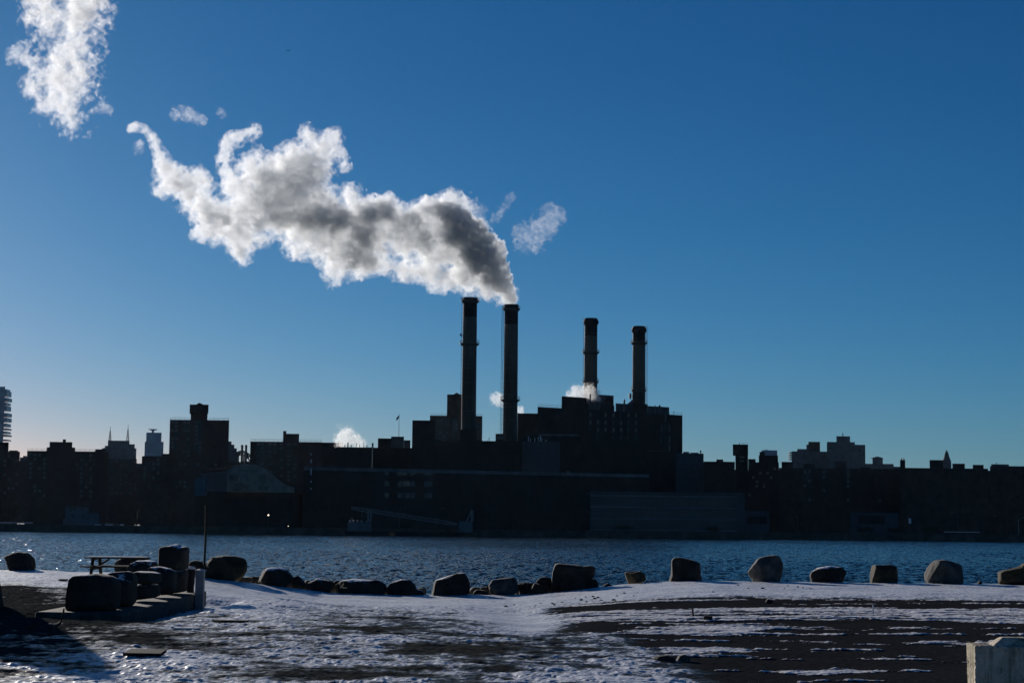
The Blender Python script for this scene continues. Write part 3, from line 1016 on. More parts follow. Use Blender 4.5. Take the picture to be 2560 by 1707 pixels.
# ---- right of the power plant
r = building('cladded_building', 'grey panelled low building with roof fans against the end wall of the power plant', 800, 30,
             [('wall', 1690, 1759, 1133), ('roof_box', 1708, 1723, 1129, 5, 'metal', 6), ('roof_box', 1726, 1746, 1131, 4, 'metal', 6)], 'clad')
X, Y, z = at(1751.5, 1126, 806)
obj('vent_pipe', MB().lathe(X, Y, [(.22, r['roof']), (.22, z - .8), (.42, z - .5), (.3, z)], 10), M['metal'], r)
building('brick_block', 'low dark brick block with one roof box beside the grey panelled building', 782, 30,
         [('wall', 1759.2, 1837, 1153.5), ('roof_box', 1791, 1808, 1148, 4, 'black_brick', 6)], 'black_brick')
r = building('housing_tower', 'dark tower with an overhanging water house and a notch beneath', 850, 14,
             [('wall', 1838.5, 1870, 1136), ], 'black_brick', group='brick housing blocks')
mb = MB()
slab(mb, 849, 1832, 1870.3, 1110.5, 16, r['roof'])
obj('water_house', mb, M['black_brick'], r)
X, Y, z = at(1849, 1110.5, 852)
obj('antenna', MB().bar((X, Y, z), (X, Y, z + .9), .25).bar((X + 2, Y, z), (X + 2, Y, z + .8), .1).bar((X + 1, Y, z + .7), (X + 4, Y, z + .75), .1), M['metal'], r)
windows(r, 850, [1851, 1855, 1859], [1142, 1147, 1152], .6, .8, .7, 71, ('blind',))
r = building('housing_block', 'stepped dark brick housing block in front of the dark blue glass tower', 900, 30,
             [('wall', 1870.5, 1947, 1155), ('upper_storey', 1870.6, 1889, 1147, 2), ('upper_storey', 1897, 1945, 1138, 3), ('roof_house', 1899, 1912, 1129, 5, 'black_brick', 8)], 'black_brick', group='brick housing blocks')
windows(r, 900, rng(1874, 1944, 9), rng(1160, 1240, 11), 1.2, 1.3, .25, 72, ('glass', 'blind'), most=20)
r = building('housing_block', 'long dark brick housing row below the grey apartment towers', 815, 30,
             [('wall', 1947.5, 2249, 1170.5), ('penthouse', 1954, 1982, 1154, 3, 'brick', 12), ('penthouse', 2009, 2037, 1159, 3, 'brick', 12), ('penthouse', 2088, 2116, 1152, 3, 'brick', 12), ('penthouse', 2150, 2174, 1168, 3, 'brick', 12), ('penthouse', 2200, 2226, 1172.2, -.5, 'brick', 12)], 'brick', group='brick housing blocks')
windows(r, 815, [2012, 2024, 2060, 2120, 2200], rng(1179, 1250, 11.7), 1.2, 1.3, .6, 73, ('glass', 'blind'), most=24)
r = building('housing_block', 'wide dark brick housing row with several square roof houses and twin chimney pots', 780, 30,
             [('wall', 2250, 2470, 1170), ('roof_house', 2324, 2358, 1149.5, 3, 'brick', 12), ('roof_house', 2381, 2412, 1158.5, 3, 'brick', 12), ('roof_house', 2432, 2459, 1161.5, 3, 'brick', 12), ('chimney', 2250.2, 2263, 1149.5, .8, 'black_brick', 4)], 'brick', group='brick housing blocks')
for x in (2254, 2259.5):
    X, Y, z = at(x, 1145, 782.5)
    zb = at(x, 1149.5, 782.5)[2]
    obj('chimney_pot', MB().lathe(X, Y, [(.28, zb), (.24, z)], 10), M['metal'], r)
r = building('housing_block', 'dark brick housing row running out of the frame beside the leaning street lamp', 790, 30,
             [('wall', 2475, 2640, 1166), ('low_wing', 2470.1, 2475.1, 1176, .4), ('parapet', 2520, 2560, 1164.8, 1, 'brick', 14)], 'brick', group='brick housing blocks')

# ---- low buildings and things along the waterfront
r = empty('green_glass_building', (at(1660, 1300, 664)[0], 664, BANK), 'low blue green glazed pavilion stretched along the bank under the power plant', 'building')
mb = MB()
zt = slab(mb, 664, 1476, 1858, 1233.5, 24)
obj('wall', mb, M['greenglass'], r)
for k in range(4):
    mb = MB()
    X0, X1 = at(1476, 1290, 664)[0], at(1858, 1290, 664)[0]
    z = BANK + .6 + (zt - BANK - 1.0) * k / 3.2
    mb.box(X0 - .1, X1 + .1, 663.7, 663.98, z, z + .55)
    obj('floor_band', mb, M['band'], r)
mb = MB().box(at(1474, 1290, 664)[0], at(1860, 1290, 664)[0], 663.3, 688.5, zt, zt + .5)
obj('roof', mb, M['clad'], r)
mb = MB()
slab(mb, 663, 1842, 1862, 1231, 20)
obj('stair_tower', mb, M['clad'], r)
mb = MB()
slab(mb, 665, 1862.2, 1923, 1277, 16)
obj('side_wing', mb, M['clad'], r)
for x0, x1 in ((1868, 1895), (1897, 1918)):
    mb = MB()
    a, b = at(x0, 1290, 664.9), at(x1, 1309, 664.9)
    mb.box(a[0], b[0], 664.8, 664.98, b[2], a[2])
    obj('doorway', mb, M['soot'], r)
mb = MB()
for k in range(16):
    x = at(1484 + k * 24, 1290, 664)[0]
    mb.box(x - .09, x + .09, 663.5, 663.69, BANK + .6, zt)
obj('mullion_frame', mb, M['metal'], r)

r = empty('arched_shed', (at(650, 1300, 674)[0], 674, BANK), 'curved roof shed with a patched pale gable wall on the river bank', 'shed')
prof = [(568, 1174), (585, 1166), (603, 1161.5), (620, 1159.5), (640, 1161), (658, 1168), (675, 1182), (690, 1194), (706, 1207), (722, 1215), (735, 1218.5), (735, 1231.5)]
pts = [at(x, y, 674) for x, y in prof]
zb = at(650, 1230, 674)[2]
poly = [(p[0], p[2]) for p in pts]
poly = [(pts[0][0], zb)] + poly[:-1] + [(pts[-1][0], zb)]
n = len(poly)
mb = MB().add([(x, 674, z) for x, z in poly] + [(x, 674.5, z) for x, z in poly], [tuple(range(n - 1, -1, -1)), tuple(range(n, 2 * n))] + [(i, (i + 1) % n, n + (i + 1) % n, n + i) for i in range(n)])
obj('gable_wall', mb, M['shed'], r)
skew = -14.0
mb = MB()
pr = poly[1:-1]
m_ = len(pr)
mb.add([(x, 674.52, z) for x, z in pr] + [(x + skew, 698.5, z - .3) for x, z in pr] + [(x, 674.52, z - .3) for x, z in pr] + [(x + skew, 698.5, z - .6) for x, z in pr],
       [(i, i + 1, m_ + i + 1, m_ + i) for i in range(m_ - 1)] + [(2 * m_ + i + 1, 2 * m_ + i, 3 * m_ + i, 3 * m_ + i + 1) for i in range(m_ - 1)] + [(m_ + i, m_ + i + 1, 3 * m_ + i + 1, 3 * m_ + i) for i in range(m_ - 1)])
obj('roof', mb, M['darkroof'], r)
x0 = poly[0][0]
mb = MB().add([(x0, 674.6, zb), (x0 + skew, 698.3, zb), (x0 + skew, 698.3, pr[0][1] - .8), (x0, 674.6, pr[0][1] - .35), (x0 + .4, 674.6, zb), (x0 + skew + .4, 698.3, zb), (x0 + skew + .4, 698.3, pr[0][1] - .8), (x0 + .4, 674.6, pr[0][1] - .35)],
              [(0, 1, 2, 3), (7, 6, 5, 4), (0, 3, 7, 4), (1, 5, 6, 2), (3, 2, 6, 7), (0, 4, 5, 1)])
obj('side_wall', mb, M['shedblue'], r)
mb = MB().box(at(490, 1240, 678)[0], at(733, 1240, 678)[0], 675.5, 708, BANK, zb - .01)
obj('ground_storey', mb, M['black_brick'], r)
mb = MB()
a, b = at(492, 1196, 676), at(518, 1234, 676)
mb.box(a[0], b[0], 672.6, 675.4, b[2] - .8, a[2])
obj('end_box', mb, M['band'], r)
rr2 = random.Random(8)
for x, y, w, h, mm in ((572, 1186, 22, 14, 'shedpatch'), (646, 1187, 20, 13, 'shedpatch'), (582, 1208, 42, 20, 'shedpatch'), (573, 1196, 9, 6, 'shedpatch'), (584, 1196, 10, 6, 'shedpatch'), (615, 1197, 9, 6, 'shedpatch'), (647, 1199, 8, 6, 'shedpatch'), (657, 1199, 8, 6, 'shedpatch'), (645, 1214, 24, 12, 'shedpatch'), (598, 1175, 46, 3, 'shedpatch')):
    a, b = at(x, y, 673.9), at(x + w, y + h, 673.9)
    obj('patch_panel', MB().box(a[0], b[0], 673.9, 673.99, b[2], a[2]), M[mm], r)

r = building('white_house', 'small pale house with dark square windows low on the bank', 662, 12, [('wall', 164, 222, 1267), ('low_wing', 222.1, 247, 1282, .6, 'pale', 10), ('porch', 158, 170, 1296, -1.0, 'pale', 3)], 'pale', 'house')
windows(r, 661.95, [178, 187, 206], [1272], 1.0, 1.2, 1, 81, ('soot_pane',) if False else ('glass',))
windows(r, 661.95, [182, 207], [1289], 1.0, 1.2, 1, 82, ('glass',))
r = building('river_shed', 'row of low pale cabins beside the small pale house', 660, 6, [('wall', 235, 312, 1309, 0, 'clad')], 'clad', 'shed')
for x0, x1 in ((237, 252), (263, 282), (301, 309)):
    a, b = at(x0, 1310, 659.9), at(x1, 1316, 659.9)
    obj('door', MB().box(a[0], b[0], 659.85, 659.98, b[2], a[2]), M['white'], r)
r = building('low_pavilion', 'low grey pavilion with a wide dark opening beside the white sign', 664, 10, [('wall', 2126, 2246, 1281)], 'clad')
a, b = at(2144, 1288, 664), at(2212, 1310, 664)
obj('opening', MB().box(a[0], b[0], 663.9, 663.98, b[2], a[2]), M['soot'], r)

mb = MB().box(-420, 420, 642.0, 642.59, -0.9, 2.35)
r = empty('seawall', (0, 642, -0.9), 'long dark concrete river wall edging the far bank', 'wall')
obj('wall', mb, M['seawall'], r)
obj('coping', MB().box(-420, 420, 641.85, 642.75, 2.35, 2.6), M['seawall'], r)
r = empty('guard_rail', (at(40, 1313, 650)[0], 650, BANK), 'pale guard rail on the far bank near the housing block at the edge', 'railing')
a, b = at(-30, 1311, 650), at(82, 1312, 650)
obj('rail', MB().bar((a[0], 650, 3.2), (b[0], 650, 3.2), .25), M['white'], r)
mb = MB()
for i in range(9):
    x = a[0] + (b[0] - a[0]) * (i + .3) / 9
    mb.bar((x, 650.2, BANK), (x, 650.2, 3.2), .15)
obj('posts', mb, M['metal'], r)
r = empty('guard_rail', (at(2400, 1313, 652)[0], 652, BANK), 'pale guard rail by the highway lamps on the far bank', 'railing')
a, b = at(2360, 1321, 652), at(2450, 1321, 652)
obj('rail', MB().bar((a[0], 652, 3.4), (b[0], 652, 3.4), .22), M['white'], r)
mb = MB()
for i in range(7):
    x = a[0] + (b[0] - a[0]) * (i + .3) / 7
    mb.bar((x, 652.2, BANK), (x, 652.2, 3.4), .15)
obj('posts', mb, M['metal'], r)

X, Y, z = at(2274.5, 1295, 656)
zz = at(2274.5, 1308, 656)[2]
r = empty('sign', (X, Y, BANK), 'upright white sign board on a post by the low pavilion', 'sign')
obj('board', MB().box(X - .48, X + .48, Y - .05, Y + .05, zz, z), M['white'], r)
obj('post', MB().bar((X, Y + .12, BANK), (X, Y + .12, z - .1), .14), M['metal'], r)
for x, yt, arm, lab in ((2546, 1298, 1, 'pale street lamp with a long raised arm at the edge of the far bank'), (2503, 1294, -1, 'plain street lamp post next to the pale one with the raised arm'), (2395, 1285, -1, 'dim street lamp post behind the guard rail on the far bank'),
                        (998, 1272, 1, 'thin lamp post behind the crane boom'), (1092, 1274, 1, 'thin lamp post at the low end of the crane boom')):
    X, Y, z = at(x, yt, 655)
    r = empty('street_lamp', (X, Y, BANK), lab, 'street lamp', 'street lamps along the far bank')
    obj('post', MB().tube([(X, Y, BANK), (X, Y, z)], [.13, .09], 8), M['crane'] if x == 2546 else M['metal'], r)
    obj('arm', MB().tube([(X, Y, z - .1), (X + arm * 1.1, Y, z + .55), (X + arm * 2.2, Y, z + .75)], .07, 6), M['crane'] if x == 2546 else M['metal'], r)
    obj('lamp_head', MB().box(X + arm * 2.2 - .35, X + arm * 2.2 + .35, Y - .15, Y + .15, z + .6, z + .76), M['crane'], r)
for x, y, s_, lab in ((671, 1287, .24, 'lit lamp glowing below the arched shed'), (720.5, 1314.5, .12, 'small lit lamp low on the bank right of the arched shed')):
    X, Y, z = at(x, y, 652)
    r = empty('street_lamp', (X, Y, BANK), lab, 'street lamp', 'lit lamps on the bank')
    obj('post', MB().tube([(X, Y, BANK), (X, Y, z - s_)], .08, 8), M['metal'], r)
    me_ = MB().lathe(X, Y, [(.02, z - s_), (s_ * .8, z - s_ * .5), (s_, z), (s_ * .8, z + s_ * .5), (.02, z + s_)], 12)
    obj('lamp_globe', me_, M['lamp'], r, True)

# crane barge
D = 634.0
X0, X1 = at(858, 1330, D)[0], at(1165, 1330, D)[0]
r = empty('crane_barge', ((X0 + X1) / 2, D, 0), 'long crane barge with its lattice boom laid low across the deck', 'crane barge')
mb = MB().add([(X0 + 1.5, D, -.5), (X1 - 1.5, D, -.5), (X1, D, 1.5), (X0, D, 1.5), (X0 + 1.5, D + 6, -.5), (X1 - 1.5, D + 6, -.5), (X1, D + 6, 1.5), (X0, D + 6, 1.5)],
              [(0, 1, 2, 3), (7, 6, 5, 4), (3, 2, 6, 7), (0, 3, 7, 4), (1, 5, 6, 2), (0, 4, 5, 1)])
obj('hull', mb, M['soot'], r)
a, b = at(869, 1306, D + 2), at(926, 1316, D + 2)
obj('deckhouse', MB().box(a[0], b[0], D + 2, D + 5, 1.5, a[2]), M['pale'], r)
zt = a[2]
mb = MB()
for x in (875, 884, 894, 904):
    p = at(x, 1300, D + 3)
    mb.lathe(p[0], p[1], [(.3, zt), (.3, zt + .7), (.2, zt + .9)], 8)
mb.bar((at(878, 1300, D)[0], D + 3, zt), (at(878, 1300, D)[0], D + 3, zt + 2.0), .15)
obj('deck_vent', mb, M['crane'], r)
mb = MB()
for xa, xb in ((920, 921), (928, 926)):
    p, q = at(xa, 1277, D + 2), at(xb, 1304, D + 2)
    mb.bar(q, p, .5)
p, q = at(926, 1300, D + 2), at(914, 1304, D + 2)
mb.bar(p, q, .5)
mb.bar(at(919, 1277, D + 2), at(929, 1277, D + 2), .5)
mb.bar(at(905, 1276, D + 2), at(905, 1290, D + 2), .12)
obj('gantry', mb, M['crane'], r)
mb = MB()
ea, eb = Vector(at(878, 1269, D + 1)), Vector(at(1143, 1310, D + 1))
N_ = 34
prev = None
for i in range(N_ + 1):
    t = i / N_
    c = ea.lerp(eb, t)
    w = .62 * min(1, .45 + t * 8, .35 + (1 - t) * 6)
    sec = [c + Vector((0, sy * w, sz * w)) for sy, sz in ((-1, -1), (1, -1), (1, 1), (-1, 1))]
    if prev:
        for j in range(4):
            mb.bar(prev[j], sec[j], .15)
            mb.bar(prev[j], sec[(j + (1 if i % 2 else 3)) % 4], .11)
        mb.bar(prev[0], sec[3] if i % 2 else sec[0], .12)
        mb.bar(prev[3], sec[0] if not i % 2 else sec[3], .12)
    prev = sec
obj('boom', mb, M['crane'], r)
a, b = at(1147, 1302, D + 1), at(1181, 1309, D + 1)
obj('machinery_cab', MB().box(a[0], b[0], D + 1, D + 4, 1.5, a[2]), M['pale'], r)
mb = MB()
mb.bar(at(1179, 1303, D + 1), at(1178, 1274, D + 1), .35)
mb.bar(at(1183, 1303, D + 1), at(1182, 1275, D + 1), .3)
mb.bar(at(1167, 1302, D + 1), at(1179, 1277, D + 1), .35)
obj('boom_frame', mb, M['crane'], r)
X0, Y, z = at(973, 1331, 628)
X1 = at(987, 1331, 628)[0]
r = empty('skiff', ((X0 + X1) / 2, Y, 0), 'tiny orange brown workboat below the crane barge', 'boat')
mb = MB().add([(X0 + .25, Y, -.2), (X1 - .3, Y, -.2), (X1, Y, z), (X0, Y, z), (X0 + .25, Y + 1.0, -.2), (X1 - .3, Y + 1.0, -.2), (X1, Y + 1.0, z), (X0, Y + 1.0, z)],
              [(0, 1, 2, 3), (7, 6, 5, 4), (3, 2, 6, 7), (0, 3, 7, 4), (1, 5, 6, 2), (0, 4, 5, 1)])
obj('hull', mb, mat('rusty_orange', (.22, .10, .05), .8, .3, 2.0), r)
obj('cabin', MB().box(X0 + .5, X0 + 1.2, Y + .2, Y + .8, z, z + .35), M['brown'], r)


# leafless shrubs and trees on the bank
def shrub(name, label, X, Y, z0, h, w, seed, tree=False):
    rr_ = random.Random(seed)
    root = empty(name, (X, Y, z0), label, 'tree' if tree else 'shrub', 'trees along the far bank' if tree else 'bushes along the far bank')
    mbx = MB()
    stems = 1 if tree else 4
    tips = []
    for s_ in range(stems):
        a_ = rr_.uniform(0, 6.28)
        base = Vector((X + (0 if tree else .3 * math.cos(a_)), Y + (0 if tree else .3 * math.sin(a_)), z0))
        top = base + Vector((w * .15 * math.cos(a_), w * .15 * math.sin(a_), h * (.55 if tree else .6)))
        mbx.tube([base, base.lerp(top, .5) + Vector((.1, 0, 0)), top], [h * .03, h * .022, h * .014], 6)
        for b_ in range(14 if tree else 5):
            t = rr_.uniform(.35, 1)
            p = base.lerp(top, t)
            a2 = rr_.uniform(0, 6.28)
            q = p + Vector((math.cos(a2) * w * rr_.uniform(.2, .45), math.sin(a2) * w * .4, h * rr_.uniform(.12, .38)))
            mbx.tube([p, p.lerp(q, .5) + Vector((0, 0, h * .02)), q], [h * .01, h * .007, h * .004], 4)
            tips.append(q)
    obj('trunk' if tree else 'stem', mbx, M['bark'], root)
    mbl = MB()
    for q in tips:
        for _ in range(26 if tree else 60):
            c = q + Vector((rr_.gauss(0, w * .13), rr_.gauss(0, w * .13), rr_.gauss(0, h * .09)))
            if c.z < z0 + .1:
                continue
            d = Vector((rr_.gauss(0, 1), rr_.gauss(0, 1), rr_.gauss(0, 1))).normalized()
            e = d.orthogonal().normalized()
            s2 = rr_.uniform(.10, .22)
            mbl.add([c - d * s2, c + e * s2 * .6, c + d * s2, c - e * s2 * .6], [(0, 1, 2, 3)])
    obj('crown' if tree else 'foliage', mbl, M['leaf'], root)


for i, (x, hgt, w, lab) in enumerate(((2160, 3.2, 5.5, 'dark bush before the low pavilion, nearer its open side'), (2236, 3.0, 5.5, 'dark bush at the white sign end of the low pavilion'), (2330, 3.4, 5.0, 'dark bush between the white sign and the guard rail'),
                                      (1782, 2.6, 4.5, 'low dark bush in front of the green glazed pavilion'), (1560, 2.6, 6.0, 'wide dark bush at the near end of the green glazed pavilion'))):
    X, Y, _ = at(x, 1320, 656)
    shrub('bush', lab, X, Y, BANK, hgt, w, 100 + i)
for i, (x, hgt, w, lab) in enumerate(((30, 10, 7, 'dark tree before the housing block at the edge'), (110, 9, 7, 'dark tree left of the small pale house'), (340, 10, 8, 'dark tree between the pale cabins and the tall brick tower'), (420, 11, 8, 'dark tree under the low wing of the tall brick tower'),
                                      (790, 10, 8, 'dark tree left of the crane barge'), (1300, 10, 8, 'dark tree under the long waterfront building'), (1990, 10, 8, 'dark tree between the glazed pavilion and the low pavilion'), (2430, 10, 8, 'dark tree behind the guard rail'))):
    X, Y, _ = at(x, 1320, 654)
    shrub('bank_tree', lab, X, Y, BANK, hgt, w, 200 + i, True)

# ---------------------------------------------------------------- boulders and things on the near shore
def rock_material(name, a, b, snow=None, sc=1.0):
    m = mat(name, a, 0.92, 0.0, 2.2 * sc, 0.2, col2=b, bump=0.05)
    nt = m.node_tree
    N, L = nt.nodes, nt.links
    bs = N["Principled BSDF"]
    src = bs.inputs["Base Color"].links[0].from_socket
    # dark cracks
    vo = N.new("ShaderNodeTexVoronoi")
    vo.feature = 'DISTANCE_TO_EDGE'
    vo.inputs["Scale"].default_value = 2.3
    g = N.new("ShaderNodeNewGeometry")
    nzw = N.new("ShaderNodeTexNoise")
    nzw.inputs["Scale"].default_value = 3.0
    add = N.new("ShaderNodeVectorMath")
    add.operation = 'MULTIPLY_ADD'
    L.new(nzw.outputs["Color"], add.inputs[0])
    add.inputs[1].default_value = (.5, .5, .5)
    L.new(g.outputs["Position"], add.inputs[2])
    L.new(g.outputs["Position"], nzw.inputs["Vector"])
    L.new(add.outputs[0], vo.inputs["Vector"])
    cr = N.new("ShaderNodeMapRange")
    cr.inputs[1].default_value, cr.inputs[2].default_value = 0.0, 0.05
    cr.inputs[3].default_value, cr.inputs[4].default_value = 0.8, 1.0
    L.new(vo.outputs["Distance"], cr.inputs[0])
    mu = N.new("ShaderNodeMix")
    mu.data_type = 'RGBA'
    mu.blend_type = 'MULTIPLY'
    mu.inputs[0].default_value = 1.0
    L.new(src, mu.inputs[6])
    L.new(cr.outputs[0], mu.inputs[7])
    out = mu.outputs[2]
    if snow is not None:
        sx = N.new("ShaderNodeSeparateXYZ")
        L.new(g.outputs["Normal"], sx.inputs[0])
        n2 = N.new("ShaderNodeTexNoise")
        n2.inputs["Scale"].default_value = 1.7
        n2.inputs["Detail"].default_value = 4
        L.new(g.outputs["Position"], n2.inputs["Vector"])
        ma = N.new("ShaderNodeMath")
        ma.operation = 'MULTIPLY_ADD'
        L.new(n2.outputs["Fac"], ma.inputs[0])
        ma.inputs[1].default_value = 1.5
        L.new(sx.outputs["Z"], ma.inputs[2])
        mr = N.new("ShaderNodeMapRange")
        mr.inputs[1].default_value, mr.inputs[2].default_value = snow, snow + .1
        L.new(ma.outputs[0], mr.inputs[0])
        mx = N.new("ShaderNodeMix")
        mx.data_type = 'RGBA'
        L.new(mr.outputs[0], mx.inputs[0])
        L.new(out, mx.inputs[6])
        mx.inputs[7].default_value = (.76, .77, .80, 1)
        out = mx.outputs[2]
    L.new(out, bs.inputs["Base Color"])
    return m


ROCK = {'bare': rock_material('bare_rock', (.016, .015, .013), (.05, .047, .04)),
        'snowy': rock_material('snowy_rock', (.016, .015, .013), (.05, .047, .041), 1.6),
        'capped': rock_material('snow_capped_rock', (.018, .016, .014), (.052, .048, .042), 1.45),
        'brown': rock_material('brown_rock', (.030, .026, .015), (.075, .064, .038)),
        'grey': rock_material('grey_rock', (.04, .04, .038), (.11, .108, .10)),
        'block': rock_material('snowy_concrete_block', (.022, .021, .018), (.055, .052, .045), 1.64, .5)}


def boulder(label, outline, D, dep, m='bare', seed=0, box=.5, rough=.085, name='boulder', cat='boulder', group='boulders along the shore edge', res=(110, 60), sink=0.12, facets=9):
    """a rock of real thickness whose side view has the given outline"""
    P = [at(x, y, D) for x, y in outline]
    xs, zs = np.array([p[0] for p in P]), np.array([p[2] for p in P])
    cx, cz = (xs.min() + xs.max()) / 2, (zs.min() + zs.max()) / 2
    zs = np.where(zs < cz - .55 * (cz - zs.min()), zs - sink, zs)
    nth, nph = res
    th = np.linspace(0, 2 * np.pi, nth, endpoint=False)
    R = np.zeros(nth)
    n = len(xs)
    for i in range(n):
        ax, az, bx, bz = xs[i] - cx, zs[i] - cz, xs[(i + 1) % n] - cx, zs[(i + 1) % n] - cz
        ex, ez = bx - ax, bz - az
        den = np.cos(th) * ez - np.sin(th) * ex
        den = np.where(abs(den) < 1e-9, 1e-9, den)
        t = (ax * ez - az * ex) / den
        u = (ax * np.sin(th) - az * np.cos(th)) / den
        R = np.where((u >= -1e-6) & (u <= 1 + 1e-6) & (t > 0), np.maximum(R, t), R)
    R = np.where(R <= 0, np.median(R), R)
    R = (np.roll(R, 1) + 2 * R + np.roll(R, -1)) / 4
    ph = np.linspace(0, np.pi, nph)[1:-1]
    TH, PH = np.meshgrid(th, ph)
    lat = np.sin(PH) ** box
    dep_ = np.sign(np.cos(PH)) * np.abs(np.cos(PH)) ** .7 * dep
    RR = np.broadcast_to(R, TH.shape)
    V = np.stack([cx + RR * lat * np.cos(TH), D - dep_, cz + RR * lat * np.sin(TH)], -1).reshape(-1, 3)
    V = np.vstack([V, [[cx, D - dep, cz], [cx, D + dep, cz]]])
    c = np.array([cx, D, cz])
    size = float(max(R.max(), dep))
    q = (V - c) / size
    dirv = (V - c) / np.maximum(np.linalg.norm(V - c, axis=1, keepdims=True), 1e-6)
    rf = np.random.default_rng(seed + 77)
    for _ in range(int(facets)):
        nv = rf.standard_normal(3) * np.array([.75, 1.0, .5])
        nv[1] = -abs(nv[1])
        nv /= np.linalg.norm(nv)
        pr = (V - c) @ nv
        V = V - nv * (np.maximum(0, pr - pr.max() * rf.uniform(.76, .94)) * .9)[:, None]
    nz = fbm3(q * 1.6 + seed * 3.1, 5, seed, .55)
    ridge = 1 - np.abs(fbm3(q * 1.2 - seed * 2.3, 3, seed + 9))
    nz = nz + .30 * (1 - 2 * np.abs(fbm3(q * 5.5 + seed * 1.7, 4, seed + 21, .6)))
    V = V + dirv * ((nz + .5 * (ridge - .8)) * rough * size)[:, None] * np.array([.75, 1.6, .75])
    nr = nph - 2
    idx = np.arange(nr * nth).reshape(nr, nth)
    q4 = np.stack([idx[:-1], np.roll(idx, -1, 1)[:-1], np.roll(idx, -1, 1)[1:], idx[1:]], -1).reshape(-1, 4)
    a, b = nr * nth, nr * nth + 1
    t0 = np.stack([np.full(nth, a), np.roll(idx[0], -1), idx[0], idx[0]], -1)
    t1 = np.stack([np.full(nth, b), idx[-1], np.roll(idx[-1], -1), np.roll(idx[-1], -1)], -1)
    me = bpy.data.meshes.new(name)
    faces = [tuple(f) for f in q4] + [tuple(f[:3]) for f in t0] + [tuple(f[:3]) for f in t1]
    org = Vector((cx, D, float(V[:, 2].min())))
    me.from_pydata([Vector(v) - org for v in V], [], faces)
    me.shade_smooth()
    me.materials.append(ROCK[m])
    me.update()
    o = bpy.data.objects.new(name, me)
    C.collection.objects.link(o)
    o.location = org
    return tag(o, label, cat, group)


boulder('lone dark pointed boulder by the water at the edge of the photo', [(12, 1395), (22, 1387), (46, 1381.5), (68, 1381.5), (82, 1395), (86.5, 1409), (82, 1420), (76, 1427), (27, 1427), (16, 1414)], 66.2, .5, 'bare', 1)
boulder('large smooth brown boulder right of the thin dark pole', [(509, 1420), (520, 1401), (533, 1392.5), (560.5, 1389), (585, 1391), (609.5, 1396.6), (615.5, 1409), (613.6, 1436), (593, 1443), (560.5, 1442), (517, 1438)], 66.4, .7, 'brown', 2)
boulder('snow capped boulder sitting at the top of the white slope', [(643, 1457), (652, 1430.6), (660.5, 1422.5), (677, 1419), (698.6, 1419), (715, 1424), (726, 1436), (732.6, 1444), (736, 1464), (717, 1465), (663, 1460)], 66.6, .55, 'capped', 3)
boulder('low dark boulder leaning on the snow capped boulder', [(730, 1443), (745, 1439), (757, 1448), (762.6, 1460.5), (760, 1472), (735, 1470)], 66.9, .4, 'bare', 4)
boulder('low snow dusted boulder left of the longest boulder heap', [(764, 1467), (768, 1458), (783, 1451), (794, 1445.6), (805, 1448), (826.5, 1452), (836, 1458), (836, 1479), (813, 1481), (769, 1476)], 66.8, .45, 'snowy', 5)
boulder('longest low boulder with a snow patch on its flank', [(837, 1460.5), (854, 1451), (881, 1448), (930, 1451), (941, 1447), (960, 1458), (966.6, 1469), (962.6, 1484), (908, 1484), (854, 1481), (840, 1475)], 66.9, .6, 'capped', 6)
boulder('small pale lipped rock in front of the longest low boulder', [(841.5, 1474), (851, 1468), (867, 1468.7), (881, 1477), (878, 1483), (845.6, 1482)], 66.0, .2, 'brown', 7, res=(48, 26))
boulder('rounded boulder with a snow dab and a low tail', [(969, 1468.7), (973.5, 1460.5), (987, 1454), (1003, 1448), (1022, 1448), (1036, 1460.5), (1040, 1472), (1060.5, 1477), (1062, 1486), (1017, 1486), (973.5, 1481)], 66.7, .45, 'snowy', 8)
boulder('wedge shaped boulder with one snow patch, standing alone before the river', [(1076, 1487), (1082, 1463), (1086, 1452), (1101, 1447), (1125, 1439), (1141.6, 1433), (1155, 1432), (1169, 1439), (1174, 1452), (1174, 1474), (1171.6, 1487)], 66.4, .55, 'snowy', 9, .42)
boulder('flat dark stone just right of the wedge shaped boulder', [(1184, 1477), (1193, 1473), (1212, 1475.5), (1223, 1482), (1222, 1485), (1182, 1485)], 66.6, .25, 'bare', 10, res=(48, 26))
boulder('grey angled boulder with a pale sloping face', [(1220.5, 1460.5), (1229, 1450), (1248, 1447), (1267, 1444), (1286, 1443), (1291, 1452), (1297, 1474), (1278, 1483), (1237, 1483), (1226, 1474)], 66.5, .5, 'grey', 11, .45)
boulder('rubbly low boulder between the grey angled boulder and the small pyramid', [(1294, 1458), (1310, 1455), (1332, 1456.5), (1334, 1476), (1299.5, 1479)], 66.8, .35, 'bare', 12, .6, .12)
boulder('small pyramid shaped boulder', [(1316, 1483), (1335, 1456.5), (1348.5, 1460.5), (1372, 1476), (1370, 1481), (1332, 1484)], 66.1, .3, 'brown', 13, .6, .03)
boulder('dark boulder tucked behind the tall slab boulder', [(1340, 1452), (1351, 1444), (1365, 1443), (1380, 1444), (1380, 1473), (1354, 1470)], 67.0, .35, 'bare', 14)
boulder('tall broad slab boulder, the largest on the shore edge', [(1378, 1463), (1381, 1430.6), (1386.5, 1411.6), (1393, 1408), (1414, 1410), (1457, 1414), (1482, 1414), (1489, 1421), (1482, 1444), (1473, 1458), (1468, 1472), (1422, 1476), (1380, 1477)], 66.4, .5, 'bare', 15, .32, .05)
boulder('small dark boulder at the foot of the tall slab boulder', [(1465.5, 1463), (1471, 1448), (1487, 1447), (1497, 1455), (1495, 1468), (1476, 1471)], 66.2, .3, 'bare', 16, res=(60, 32))
